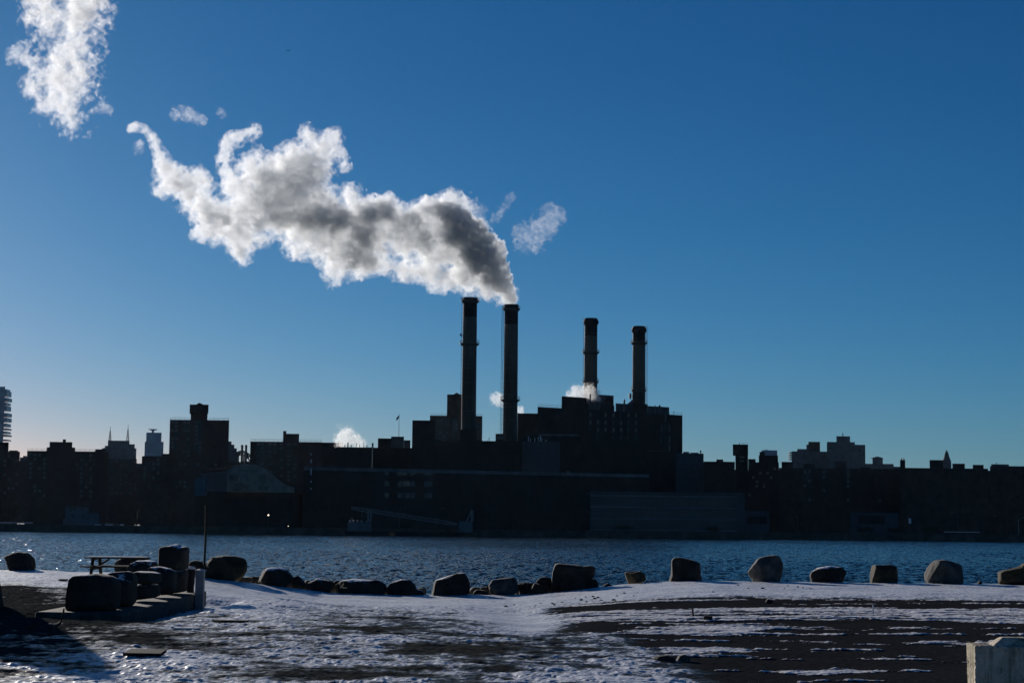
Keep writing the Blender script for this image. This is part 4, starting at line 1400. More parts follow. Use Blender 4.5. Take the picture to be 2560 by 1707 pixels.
boulder('tiny dark stone in the snow between the slab boulder and the low brown boulder', [(1508, 1463), (1520, 1456.5), (1531, 1463), (1528, 1468), (1511, 1468)], 66.0, .15, 'bare', 17, res=(40, 22))
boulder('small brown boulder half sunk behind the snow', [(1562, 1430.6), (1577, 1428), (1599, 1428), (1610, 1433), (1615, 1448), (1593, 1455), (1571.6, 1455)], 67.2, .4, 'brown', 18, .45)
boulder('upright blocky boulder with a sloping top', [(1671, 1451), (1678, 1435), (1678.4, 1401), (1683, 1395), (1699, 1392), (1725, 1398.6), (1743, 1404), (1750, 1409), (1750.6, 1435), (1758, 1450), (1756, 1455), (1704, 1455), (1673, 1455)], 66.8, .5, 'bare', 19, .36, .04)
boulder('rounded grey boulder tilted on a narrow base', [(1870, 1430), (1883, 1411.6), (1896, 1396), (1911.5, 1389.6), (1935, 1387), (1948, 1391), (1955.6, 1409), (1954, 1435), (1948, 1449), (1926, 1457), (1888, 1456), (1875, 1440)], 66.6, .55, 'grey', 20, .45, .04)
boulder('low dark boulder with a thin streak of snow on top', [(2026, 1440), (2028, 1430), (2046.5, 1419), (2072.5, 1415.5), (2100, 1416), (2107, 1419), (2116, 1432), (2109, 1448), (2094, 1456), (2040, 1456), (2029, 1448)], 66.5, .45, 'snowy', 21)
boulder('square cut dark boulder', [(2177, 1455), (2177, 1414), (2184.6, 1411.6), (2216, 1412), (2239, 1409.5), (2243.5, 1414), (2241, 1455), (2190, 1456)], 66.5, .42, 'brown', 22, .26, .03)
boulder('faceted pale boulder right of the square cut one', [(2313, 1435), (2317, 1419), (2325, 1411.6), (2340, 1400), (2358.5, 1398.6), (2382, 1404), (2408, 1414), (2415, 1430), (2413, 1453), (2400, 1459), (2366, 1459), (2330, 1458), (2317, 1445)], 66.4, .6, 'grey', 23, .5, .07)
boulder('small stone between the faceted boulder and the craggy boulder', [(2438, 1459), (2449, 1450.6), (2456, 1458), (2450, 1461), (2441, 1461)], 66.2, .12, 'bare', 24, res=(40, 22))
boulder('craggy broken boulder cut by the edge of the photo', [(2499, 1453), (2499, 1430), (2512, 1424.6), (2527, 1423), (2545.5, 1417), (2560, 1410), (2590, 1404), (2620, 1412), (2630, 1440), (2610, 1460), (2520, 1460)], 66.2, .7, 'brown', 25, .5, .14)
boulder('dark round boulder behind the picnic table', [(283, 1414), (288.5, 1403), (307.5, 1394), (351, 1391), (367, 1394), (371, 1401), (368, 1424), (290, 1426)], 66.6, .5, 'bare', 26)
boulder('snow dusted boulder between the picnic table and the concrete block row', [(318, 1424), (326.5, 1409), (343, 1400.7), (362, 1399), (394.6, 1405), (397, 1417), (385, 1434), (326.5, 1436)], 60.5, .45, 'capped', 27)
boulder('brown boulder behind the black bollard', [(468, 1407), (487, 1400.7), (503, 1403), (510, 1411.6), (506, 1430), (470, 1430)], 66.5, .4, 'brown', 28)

rj = random.Random(31)
for k, (cx_, w_, h_) in enumerate(((748, 40, 22), (770, 34, 20), (815, 60, 24), (850, 44, 24), (905, 60, 26), (945, 40, 22), (975, 44, 18), (1050, 36, 14), (1190, 46, 16), (1215, 40, 20), (1262, 50, 18), (1305, 44, 22), (1345, 40, 22), (1370, 36, 26), (640, 40, 14), (615, 44, 10))):
    yb = float(np.interp(cx_, [500, 640, 760, 1000, 1290, 1400, 1500], [1440, 1453, 1468, 1482, 1484, 1476, 1468]))
    out = []
    for j in range(11):
        a_ = math.pi * 2 * j / 11 + .2
        rr3 = rj.uniform(.72, 1.1)
        out.append((cx_ + w_ / 2 * rr3 * math.cos(a_), yb - h_ * .35 - h_ * .62 * rr3 * math.sin(a_)))
    boulder('jagged dark riprap rock packed low between the larger boulders in the dip of the shore', out, 67.6 + rj.uniform(-.2, .5), .35, 'bare', 200 + k, .6, .16, 'riprap_rock', 'rock', 'riprap rocks in the dip of the shore', (56, 30))

gb = 'old concrete blocks stacked in a row'
SLABZ = 2.25
pts = [at(172, 1540, 39.0), at(312, 1520, 39.2), at(521, 1476, 51.6), at(440, 1476, 52.2)]
mb = MB().prism([(-10.15, 38.9), (-8.2, 38.6), (-8.62, 51.7), (-10.15, 52.0)], 1.8, SLABZ)
o = obj('concrete_slab', mb, M['concrete'], loc=(-9.4, 45, 1.9))
bv = o.modifiers.new('edge', 'BEVEL')
bv.width, bv.segments = .05, 2
tag(o, 'long low concrete slab on the ground under the row of blocks', 'slab')
boulder('largest rounded concrete block at the near end of the row, dusted with snow', [(168.7, 1524), (170, 1490.5), (177, 1447), (190.5, 1437), (245, 1433), (277.6, 1439), (292, 1448), (298, 1463), (295, 1515), (289, 1524), (231, 1526)], 39.9, .55, 'block', 41, .3, .04, 'concrete_block', 'concrete block', gb, sink=0, facets=2)
boulder('second concrete block in the row, behind the largest one', [(262, 1512), (270, 1436), (280, 1431), (318, 1428), (334, 1434), (339, 1445), (337.5, 1501), (330, 1513.6), (290, 1514)], 42.0, .5, 'block', 42, .3, .04, 'concrete_block', 'concrete block', gb, sink=0, facets=2)
boulder('lower of the two pillow shaped blocks in the row', [(330, 1463), (370, 1459), (393, 1460), (399, 1470), (397, 1488), (385, 1494), (340, 1499), (328, 1490)], 44.5, .5, 'block', 43, .4, .03, 'concrete_block', 'concrete block', gb, sink=0, facets=2)
boulder('upper of the two pillow shaped blocks, snow on its top', [(328, 1445), (333, 1432), (345, 1427), (381, 1429), (398, 1433), (402, 1443), (399, 1456), (375.6, 1459.5), (340, 1459)], 44.3, .5, 'block', 44, .4, .03, 'concrete_block', 'concrete block', gb, sink=0, facets=2)
boulder('rounded boulder standing in the block row before the two high stack', [(364.7, 1430), (375.6, 1418), (400, 1416), (424.6, 1421), (440, 1430), (440, 1474), (428, 1486), (400, 1488.5), (372, 1486)], 46.8, .45, 'block', 45, .42, .05, 'boulder', 'boulder', None, sink=0)
boulder('lower concrete block of the two high stack at the far end of the row', [(405, 1424), (436, 1423), (466, 1423), (468, 1430), (465, 1477), (440, 1481.5), (407, 1482)], 49.4, .45, 'block', 46, .28, .03, 'concrete_block', 'concrete block', gb, sink=0, facets=2)
boulder('upper concrete block of the two high stack, the highest in the row', [(399, 1414), (400, 1373.5), (404, 1366), (424.6, 1364), (435, 1360.5), (446, 1361), (452, 1366), (466, 1366), (471, 1372), (468.5, 1417), (464, 1423), (430, 1424), (402, 1421)], 49.2, .45, 'block', 47, .28, .03, 'concrete_block', 'concrete block', gb, sink=0, facets=2)

X, Y, z = at(477.5, 1419, 50.4)
r = empty('bollard', (X, Y, SLABZ), 'black round bollard with a snowy cap at the end of the slab', 'bollard')
obj('post', MB().lathe(X, Y, [(.10, SLABZ), (.10, z - .5), (.115, z - .4), (.115, z - .03)], 20), M['soot'], r)
obj('cap', MB().lathe(X, Y, [(.12, z - .03), (.125, z), (.09, z + .03), (.02, z + .045)], 20), M['white'], r)
X, Y, z = at(501, 1426, 49.3)
zg = ground_z(X, Y) - .1
mb = MB().box(X - .115, X + .115, Y - .1, Y + .1, zg, z)
r = empty('post', (X, Y, zg), 'square white painted post at the corner of the slab', 'post')
o = obj('shaft', mb, M['dullwhite'], r)
bv = o.modifiers.new('edge', 'BEVEL')
bv.width, bv.segments = .015, 2
obj('cap', MB().lathe(X, Y, [(.16, z), (.15, z + .02), (.05, z + .05)], 4), M['white'], r)

X, Y, z = at(514.5, 1268, 65.8)
zb = at(514.5, 1425, 65.8)[2]
r = empty('pole', (X, Y, zb), 'thin dark pole standing upright by the big brown boulder', 'pole')
obj('shaft', MB().tube([(X, Y, zb), (X + .02, Y, (z + zb) / 2), (X + .01, Y, z)], [.045, .04, .035], 10), M['bark'], r)
obj('cap', MB().lathe(X + .01, Y, [(.06, z), (.06, z + .05), (.03, z + .08)], 10), M['bark'], r)

p, q = at(494, 1311, 65.75), at(535, 1311.5, 65.75)
obj('crossbar', MB().bar(p, q, .022), M['bark'], r)

# picnic table seen along its side
xa, Y, zt = at(217, 1391.5, 62)
xb = at(371, 1391.5, 62)[0]
zg = ground_z((xa + xb) / 2, Y)
r = empty('picnic_table', ((xa + xb) / 2, Y, zg), 'wooden picnic table with snow on its top near the water', 'picnic table')
for i in range(4):
    y0 = Y - .36 + i * .18
    obj('top_board', MB().box(xa, xb, y0, y0 + .16, zt - .045, zt), M['wood'], r)
obj('snow', MB().box(xa + .1, xb - .05, Y - .2, Y + .3, zt + .003, zt + .02), M['white'], r)
zs = zt - .29
for dy in (-.72, .50):
    obj('bench', MB().box(xa - .05, xb - .1, Y + dy, Y + dy + .24, zs - .045, zs), M['wood'], r)
for x in (xa + .28, xb - .3):
    mb = MB()
    mb.bar((x, Y - .28, zt - .05), (x, Y - .58, zg - .02), .09)
    obj('leg', mb, M['wood'], r)
    mb = MB()
    mb.bar((x + .1, Y + .28, zt - .05), (x + .1, Y + .58, zg - .02), .09)
    obj('leg', mb, M['wood'], r)
    mb = MB().bar((x + .05, Y - .72, zs - .09), (x + .05, Y + .72, zs - .09), .08)
    mb.bar((x, Y - .3, zt - .06), (x, Y + .3, zt - .06), .07)
    obj('cross_beam', mb, M['wood'], r)
    s_ = 1 if x < (xa + xb) / 2 else -1
    obj('brace', MB().bar((x + .05, Y, zs - .06), (x + .05 + .45 * s_, Y, zt - .06), .06), M['wood'], r)

# big clean cut concrete block close to the camera
def near_block():
    t = math.radians(-5.7)
    u, v = Vector((math.cos(t), math.sin(t), 0)), Vector((-math.sin(t), math.cos(t), 0))
    X, Y, z = at(2437, 1613.5, 20.0)
    A_ = Vector((X, Y, 0))
    zg = ground_z(X + .5, Y) - .06
    root = empty('concrete_block', A_ + u * .75 + v * .3 + Vector((0, 0, zg)), 'pale stained interlocking concrete block with a raised knob, closest to the camera', 'concrete block')
    nx, nz_, ny = 150, 90, 60
    L_, Hh, Dp = 1.5, z - zg, .6
    faces_v, faces_f = [], []

    def sheet(o_, du, dv, nu, nv):
        a, b = np.linspace(0, 1, nu), np.linspace(0, 1, nv)
        P = np.array(o_)[None, None] + a[None, :, None] * np.array(du) + b[:, None, None] * np.array(dv)
        base = sum(len(q) for q in faces_v)
        i = np.arange(nu * nv).reshape(nv, nu)
        faces_v.append(P.reshape(-1, 3))
        faces_f.append(base + np.stack([i[:-1, :-1], i[:-1, 1:], i[1:, 1:], i[1:, :-1]], -1).reshape(-1, 4))
    o0 = np.array(A_ + Vector((0, 0, zg)))
    U, W, Z = np.array(u * L_), np.array(v * Dp), np.array((0, 0, Hh))
    sheet(o0, U, Z, nx, nz_)
    sheet(o0 + W, -W, Z, ny, nz_)
    sheet(o0 + Z, U, W, nx, ny)
    sheet(o0 + U + W, -U, Z, 20, 20)
    sheet(o0 + U, W, Z, 20, 20)
    V = np.vstack(faces_v)
    Fc = np.vstack(faces_f)
    c = o0 + U / 2 + W / 2 + Z / 2
    loc = np.stack([(V - c) @ np.array(u), (V - c) @ np.array(v), V[:, 2] - c[2]], 1)
    half = np.array([L_ / 2, Dp / 2, Hh / 2])
    rad = .022
    core = np.clip(loc, -(half - rad), half - rad)
    d = loc - core
    ln = np.maximum(np.linalg.norm(d, axis=1, keepdims=True), 1e-9)
    loc = core + d / ln * rad
    nn = d / ln
    loc = loc + nn * (.010 * fbm3(loc * 9, 4, 3) + .006 * fbm3(loc * 40, 2, 5) - .02 * np.clip(fbm3(loc * 6 + 9, 4, 8) - .28, 0, 1) * 3)[:, None]
    V = c + loc[:, :1] * np.array(u) + loc[:, 1:2] * np.array(v) + np.stack([0 * loc[:, 0], 0 * loc[:, 0], loc[:, 2]], 1)
    grid_obj('block', V, Fc, M['nearblock'], True, tuple(root.location), parent=root)
    # knob on top
    nu, nv = 70, 40
    a, b = np.meshgrid(np.linspace(0, 1, nu), np.linspace(0, 1, nv))
    ea = np.clip(np.minimum(a, 1 - a) * 1.0 / .13, 0, 1)
    eb = np.clip(np.minimum(b, 1 - b) * .42 / .12, 0, 1)
    h = .095 * np.minimum(ea, eb)
    P = np.array(A_ + u * .20 + v * .08)[None, None] + a[..., None] * np.array(u) * 1.0 + b[..., None] * np.array(v) * .42
    P[..., 2] = z - .012 + h + .008 * fbm3(P.reshape(-1, 3) * 14, 4, 12).reshape(h.shape)
    i = np.arange(nu * nv).reshape(nv, nu)
    q = np.stack([i[:-1, :-1], i[:-1, 1:], i[1:, 1:], i[1:, :-1]], -1).reshape(-1, 4)
    grid_obj('knob', P.reshape(-1, 3), q, M['nearblock'], True, tuple(root.location), parent=root)


def near_concrete():
    m = bpy.data.materials.new('stained_pale_concrete')
    m.use_nodes = True
    nt = m.node_tree
    N, L = nt.nodes, nt.links
    b = N["Principled BSDF"]
    b.inputs["Roughness"].default_value = .93
    b.inputs["Specular IOR Level"].default_value = .15
    g = N.new("ShaderNodeNewGeometry")

    def noise(scale, st, det=6):
        mp = N.new("ShaderNodeMapping")
        mp.inputs["Scale"].default_value = st
        L.new(g.outputs["Position"], mp.inputs["Vector"])
        n = N.new("ShaderNodeTexNoise")
        n.inputs["Scale"].default_value = scale
        n.inputs["Detail"].default_value = det
        n.inputs["Roughness"].default_value = .65
        L.new(mp.outputs[0], n.inputs["Vector"])
        return n.outputs["Fac"]

    def ramp(s, p0, c0, p1, c1):
        r_ = N.new("ShaderNodeValToRGB")
        r_.color_ramp.elements[0].position, r_.color_ramp.elements[0].color = p0, (*c0, 1)
        r_.color_ramp.elements[1].position, r_.color_ramp.elements[1].color = p1, (*c1, 1)
        L.new(s, r_.inputs["Fac"])
        return r_.outputs[0]

    def mul(a, c):
        k = N.new("ShaderNodeMix")
        k.data_type, k.blend_type = 'RGBA', 'MULTIPLY'
        k.inputs[0].default_value = 1
        L.new(a, k.inputs[6])
        L.new(c, k.inputs[7])
        return k.outputs[2]
    base = ramp(noise(5, (1, 1, 1)), .3, (.50, .43, .33), .7, (.70, .61, .49))
    streak = ramp(noise(9, (1.3, 1.3, .10)), .34, (.45, .45, .42), .52, (1, 1, 1))
    spots = ramp(noise(32, (1, 1, .6), 3), .30, (.35, .36, .34), .40, (1, 1, 1))
    blot = ramp(noise(2.6, (1, 1, .7)), .36, (.55, .57, .52), .55, (1, 1, 1))
    out = mul(mul(mul(base, streak), spots), blot)
    L.new(out, b.inputs["Base Color"])
    bp = N.new("ShaderNodeBump")
    bp.inputs["Distance"].default_value = .008
    L.new(noise(40, (1, 1, 1)), bp.inputs["Height"])
    L.new(bp.outputs[0], b.inputs["Normal"])
    return m


M['nearblock'] = near_concrete()
near_block()

# made-up heap, mostly out of frame, shaped to cast the shadow across the snow
def heap():
    n = 60
    t = np.linspace(-1, 1, n)
    a, b = np.meshgrid(t, t)
    cx, cy_, h, w, d = -13.6, 40.4, 4.7, 2.2, 3.2
    rr_ = np.sqrt(a * a + b * b)
    X, Y = cx + a * w, cy_ + b * d
    Z = 2.1 + h * np.clip(1 - rr_, -0.05, 1) ** .62 if False else 2.1 + h * np.sign(1 - rr_) * np.abs(1 - rr_) ** .6
    Z = np.maximum(Z, 1.9) + .25 * fbm(X * 1.4, Y * 1.4, 4, 123) * (rr_ < 1)
    i = np.arange(n * n).reshape(n, n)
    q = np.stack([i[:-1, :-1], i[:-1, 1:], i[1:, 1:], i[1:, :-1]], -1).reshape(-1, 4)
    o_ = grid_obj('shadow_heap', np.stack([X.ravel(), Y.ravel(), Z.ravel()], 1), q, ROCK['bare'], True, (cx, cy_, 2.0))
    tag(o_, 'steep dark heap added to cast a shadow, just showing at the edge behind the driftwood', 'heap')


heap()

# driftwood, boards and stones
X, Y, z = at(135, 1567, 33.5)
pts = [at(118, 1582, 33.2), at(137, 1567, 33.4), at(150, 1556, 33.6), at(156, 1544, 33.6), at(160, 1520, 33.6)]
r = empty('driftwood_branch', (pts[0][0], 33.2, pts[0][2]), 'crooked dark branch sticking up from the shaded snow', 'branch')
obj('main_stem', MB().tube(pts, [.035, .032, .028, .024, .016], 8), M['bark'], r, True)
obj('side_twig', MB().tube([pts[1], at(134, 1580, 33.0), at(141, 1598, 32.4)], [.03, .025, .012], 8), M['bark'], r, True)
pts = [at(60, 1580, 33.4), at(74, 1569, 33.4), at(91, 1557, 33.4)]
o = obj('driftwood_stick', MB().tube(pts, [.03, .035, .03], 8), M['bark'], loc=pts[0], smooth=True)
tag(o, 'short dark stick poking out of the shade left of the crooked branch', 'stick')


def board(label, x0, x1, y, D, dep, th, m, tilt=0.0, name='board', cat='board'):
    X0, X1 = at(x0, y, D)[0], at(x1, y, D)[0]
    zg = max(ground_z(X0, D), ground_z(X1, D), ground_z((X0 + X1) / 2, D), ground_z((X0 + X1) / 2, D + dep))
    mbx = MB().add([(X0, D, zg), (X1, D - .1 * dep, zg), (X1, D + dep * .8, zg + tilt), (X0 + .02, D + dep, zg + tilt),
                    (X0, D, zg + th), (X1, D - .1 * dep, zg + th), (X1, D + dep * .8, zg + th + tilt), (X0 + .02, D + dep, zg + th + tilt)],
                   [(3, 2, 1, 0), (4, 5, 6, 7), (0, 1, 5, 4), (1, 2, 6, 5), (2, 3, 7, 6), (3, 0, 4, 7)])
    return tag(obj(name, mbx, M[m], loc=((X0 + X1) / 2, D, zg)), label, cat)


board('dark flat board lying on the snow at the tip of the shadow', 307, 403, 1638, 26.4, .5, .045, 'plank', .03)
board('snow covered board lying in front of the concrete slab', 431, 495, 1569, 34.3, .18, .03, 'white')
board('thin dark plank half buried in blue snow right of the slab', 530, 618, 1548, 37.0, .25, .03, 'bark')
board('short pale plank on the icy ground', 643, 674, 1570, 34.0, .12, .03, 'wood')
board('long narrow dark board far behind the block row', 146, 166, 1443, 58, .3, .05, 'bark')


def chunk(label, outline, D, dep, m, seed, group=None, name='rubble_chunk', cat='rubble'):
    return boulder(label, outline, D, dep, m, seed, .6, .12, name, cat, group, (40, 22), .03)


chunk('dark lump of debris on the asphalt, left half of the debris pair', [(1628, 1648), (1640, 1640), (1665, 1637), (1690, 1644), (1688, 1652), (1640, 1652)], 27.2, .14, 'bare', 61)
chunk('pale edged lump of debris, right half of the debris pair', [(1688, 1650), (1694, 1640), (1710, 1635), (1726, 1642), (1724, 1650), (1700, 1652)], 27.3, .12, 'grey', 62)
chunk('dark stone on the snowy asphalt below the upright blocky boulder', [(1757, 1543), (1762, 1538), (1780, 1539), (1784, 1546), (1770, 1550), (1759, 1549)], 39.5, .12, 'bare', 63)
chunk('bright snow crusted lump on the dark asphalt band', [(1913, 1502), (1918, 1497), (1928, 1497), (1934, 1501), (1928, 1504), (1916, 1504)], 48.8, .1, 'capped', 64)
X, Y, z = at(1733.5, 1521, 41.5)
zg = ground_z(X, Y)
o = obj('stake', MB().tube([(X, Y, zg - .05), (X - .02, Y, z)], [.025, .02], 8), M['bark'], loc=(X, Y, zg))
tag(o, 'tiny dark stake standing in the snow band', 'stake')
X, Y, z = at(2182.5, 1511, 43.0)
zg = ground_z(X, Y)
o = obj('stake', MB().tube([(X, Y, zg - .05), (X, Y, max(z, zg + .1))], [.02, .016], 8), M['white'], loc=(X, Y, zg))
tag(o, 'tiny pale stake standing in the snow band below the square cut boulder', 'stake')
rs = random.Random(12)
base_stone = None
for k in range(36):
    px_, py_ = (rs.gauss(1440, 70), rs.uniform(1474, 1494)) if k < 26 else (rs.uniform(1660, 2100), rs.uniform(1466, 1486))
    D = 2.1 * F_PX / (py_ - 1312 - (px_ - 1280) * .0105)
    X = at(px_, py_, D)[0]
    if base_stone is None:
        v_, f_ = [], []
        base_stone = bpy.data.meshes.new('stone')
        u_ = np.array([(math.cos(a) * math.sin(b), math.sin(a) * math.sin(b), .6 * math.cos(b)) for b in np.linspace(.15, 2.99, 6) for a in np.linspace(0, 6.283, 9)[:-1]])
        u_ = u_ * (1 + .3 * fbm3(u_ * 1.5, 3, 4))[:, None]
        i_ = np.arange(48).reshape(6, 8)
        f_ = [tuple(q) for q in np.stack([i_[:-1], np.roll(i_, -1, 1)[:-1], np.roll(i_, -1, 1)[1:], i_[1:]], -1).reshape(-1, 4)] + [tuple(i_[0][::-1]), tuple(i_[5])]
        base_stone.from_pydata([tuple(q) for q in u_], [], f_)
        base_stone.materials.append(ROCK['bare'])
    o = bpy.data.objects.new('stone', base_stone)
    C.collection.objects.link(o)
    s_ = rs.uniform(.02, .05)
    o.location = (X, D, ground_z(X, D) + s_ * .25)
    o.scale = (s_ * 1.3, s_, s_)
    o.rotation_euler = (0, 0, rs.uniform(0, 6))
    tag(o, 'small dark stone scattered on the snow in front of the slab boulder' if k < 26 else 'small dark stone scattered on the snow strip below the upright and tilted boulders', 'stone', 'stones in front of the slab boulder' if k < 26 else 'stones on the snow strip')

# two birds
for x, y, D, sp, lab in ((720.5, 128, 260, .36, 'small dark bird gliding high above the plume'), (1763, 741.5, 330, .16, 'tiny dark bird in the sky right of the shortest smokestack')):
    X, Y, z = at(x, y, D)
    mbx = MB().tube([(X - .02, Y - sp * .5, z), (X, Y - sp * .2, z + .02), (X, Y + sp * .3, z), (X, Y + sp * .6, z - .01)], [sp * .05, sp * .14, sp * .12, sp * .03], 8)
    for s_ in (-1, 1):
        mbx.add([(X, Y - sp * .2, z + .03), (X + s_ * sp * .5, Y - sp * .1, z + sp * .45), (X + s_ * sp * .9, Y + sp * .25, z + sp * .2), (X + s_ * sp * .4, Y + sp * .2, z + sp * .28), (X, Y + sp * .2, z + .03)],
                [(0, 1, 3, 4), (1, 2, 3)])
    tag(obj('bird', mbx, M['bird'], loc=(X, Y, z)), lab, 'bird')

# ---------------------------------------------------------------- steam
import openvdb


def steam_material(name, density, aniso=0.5, skin=0.0, torn=0.0):
    m = bpy.data.materials.new(name)
    m.use_nodes = True
    nt = m.node_tree
    N, L = nt.nodes, nt.links
    N.remove(N["Principled BSDF"])
    out = N["Material Output"]
    v = N.new("ShaderNodeVolumePrincipled")
    v.inputs["Color"].default_value = (.965, .985, .995, 1)
    v.inputs["Density"].default_value = density
    v.inputs["Anisotropy"].default_value = aniso
    L.new(v.outputs[0], out.inputs["Volume"])
    if torn:      # density torn by turbulence
        g = N.new("ShaderNodeNewGeometry")
        n = N.new("ShaderNodeTexNoise")
        n.inputs["Scale"].default_value = torn
        n.inputs["Detail"].default_value = 3
        n.inputs["Roughness"].default_value = .6
        n.inputs["Distortion"].default_value = .6
        L.new(g.outputs["Position"], n.inputs["Vector"])
        r_ = N.new("ShaderNodeMapRange")
        r_.inputs[1].default_value, r_.inputs[2].default_value = .42, .66
        r_.inputs[3].default_value, r_.inputs[4].default_value = .0, density * 2.4
        L.new(n.outputs["Fac"], r_.inputs[0])
        L.new(r_.outputs[0], v.inputs["Density"])
        m.cycles.volume_step_rate = .12
    if skin:
        t, d, k = N.new("ShaderNodeBsdfTransparent"), N.new("ShaderNodeBsdfTranslucent"), N.new("ShaderNodeMixShader")
        d.inputs["Color"].default_value = (.9, .9, .9, 1)
        k.inputs[0].default_value = skin
        L.new(t.outputs[0], k.inputs[1])
        L.new(d.outputs[0], k.inputs[2])
        L.new(k.outputs[0], out.inputs["Surface"])
    return m


def fft_noise(shape, vox, L0, slope, seed):
    """fractal noise field of unit spread; L0 the largest wavelength in metres"""
    r_ = np.random.default_rng(seed)
    w = r_.standard_normal(shape).astype(np.float32)
    Fw = np.fft.rfftn(w)
    k = np.sqrt(np.fft.fftfreq(shape[0], vox)[:, None, None] ** 2 + np.fft.fftfreq(shape[1], vox)[None, :, None] ** 2 + np.fft.rfftfreq(shape[2], vox)[None, None, :] ** 2).astype(np.float32)
    Fw *= (k * k + 1.0 / L0 ** 2) ** (-slope / 2)
    n = np.fft.irfftn(Fw, shape).astype(np.float32)
    return (n - n.mean()) / n.std()


def steam(name, label, circles, D, vox, layers, seed, amp=.38, L0=14.0, slope=1.75, billow=.5, zdrift=0.0, soft=.5, spread=.45, aniso=.42, parent_group=None, skin=.03, holes=(), parent=None, torn=()):
    """circles: (px, py, radius px[, depth shift m]); layers: (name, inset m, density)"""
    rr_ = random.Random(seed)
    S = []
    for c in circles:
        rm = c[2] * px_m(D)
        dy = (c[3] if len(c) > 3 else rr_.uniform(-spread, spread) * rm) + zdrift * (1278 - c[0]) * px_m(D)
        X, Y, Z = at(c[0], c[1], D + dy)
        S.append((X, Y, Z, rm))
    S = np.array(S)
    pad = 3.0 + 1.0 * S[:, 3].max() * amp + 6 * vox
    lo, hi = (S[:, :3] - S[:, 3:]).min(0) - pad, (S[:, :3] + S[:, 3:]).max(0) + pad
    n = np.ceil((hi - lo) / vox).astype(int)
    n = n + (-n) % 8
    acc = np.full(n, 1e-6, np.float32)
    aw = np.full(n, 1e-6, np.float32)
    ar = np.full(n, 1e-6, np.float32)
    for X, Y, Z, rm in S:
        kk = soft * 6.0 / max(rm, .5)
        ext = rm * 1.9 + 1.0
        i0 = np.maximum(((np.array([X, Y, Z]) - ext - lo) / vox).astype(int), 0)
        i1 = np.minimum(((np.array([X, Y, Z]) + ext - lo) / vox).astype(int) + 1, n)
        gx_ = lo[0] + (np.arange(i0[0], i1[0]) + .5) * vox - X
        gy_ = lo[1] + (np.arange(i0[1], i1[1]) + .5) * vox - Y
        gz_ = lo[2] + (np.arange(i0[2], i1[2]) + .5) * vox - Z
        d = np.sqrt(gx_[:, None, None] ** 2 + gy_[None, :, None] ** 2 + gz_[None, None, :] ** 2)
        f = rm - d
        sl = (slice(i0[0], i1[0]), slice(i0[1], i1[1]), slice(i0[2], i1[2]))
        acc[sl] += np.exp(np.clip(1.1 * f, -20, 25)).astype(np.float32)
        w = np.exp(np.clip(f / rm * 3, -8, 3)).astype(np.float32)
        aw[sl] += w
        ar[sl] += w * rm
    Fd = np.log(acc) / 1.1
    R = ar / aw
    R = np.where(aw < 1e-4, .5, R)
    nz = fft_noise(tuple(n), vox, L0, slope, seed)
    if billow > 0:
        n2 = fft_noise(tuple(n), vox, L0 * .6, slope + .5, seed + 1)
        nz = (1 - billow) * nz + billow * (.8 - np.abs(n2)) * 1.5
    amp_f = amp * np.minimum(R, 9.0)
    Fd = Fd + amp_f * nz
    for hx, hy, hr in holes:
        X, Y, Z = at(hx, hy, D)
        d = np.sqrt((lo[0] + (np.arange(n[0]) + .5) * vox - X)[:, None, None] ** 2 + (lo[2] + (np.arange(n[2]) + .5) * vox - Z)[None, None, :] ** 2)
        Fd = np.minimum(Fd, (d - hr * px_m(D)) + .8 * nz)
    root = parent
    for lname, inset, dens in layers:
        g = openvdb.FloatGrid()
        g.background = 50.0
        a = (Fd - inset * np.minimum(R / 6.0, 1.3)).astype(np.float32)
        a[[0, -1]] = -5
        a[:, [0, -1]] = -5
        a[:, :, [0, -1]] = -5
        np.clip(a, -6 * vox, 6 * vox, out=a)
        g.copyFromArray(-a)
        pts_, quads = g.convertToQuads(0.0)
        if len(quads) == 0:
            continue
        V = lo + (pts_ + .5) * vox
        m_ = steam_material(lname + '_vapour', dens, aniso, skin if root is None else 0.0, dict(torn).get(lname, 0.0))
        o = grid_obj(name if root is None else lname, V, quads, m_, True, tuple(S[0, :3]), parent=root)
        if root is None:
            root = o
            tag(o, label, 'steam', parent_group)
        print(name, lname, n, len(quads))
    return root


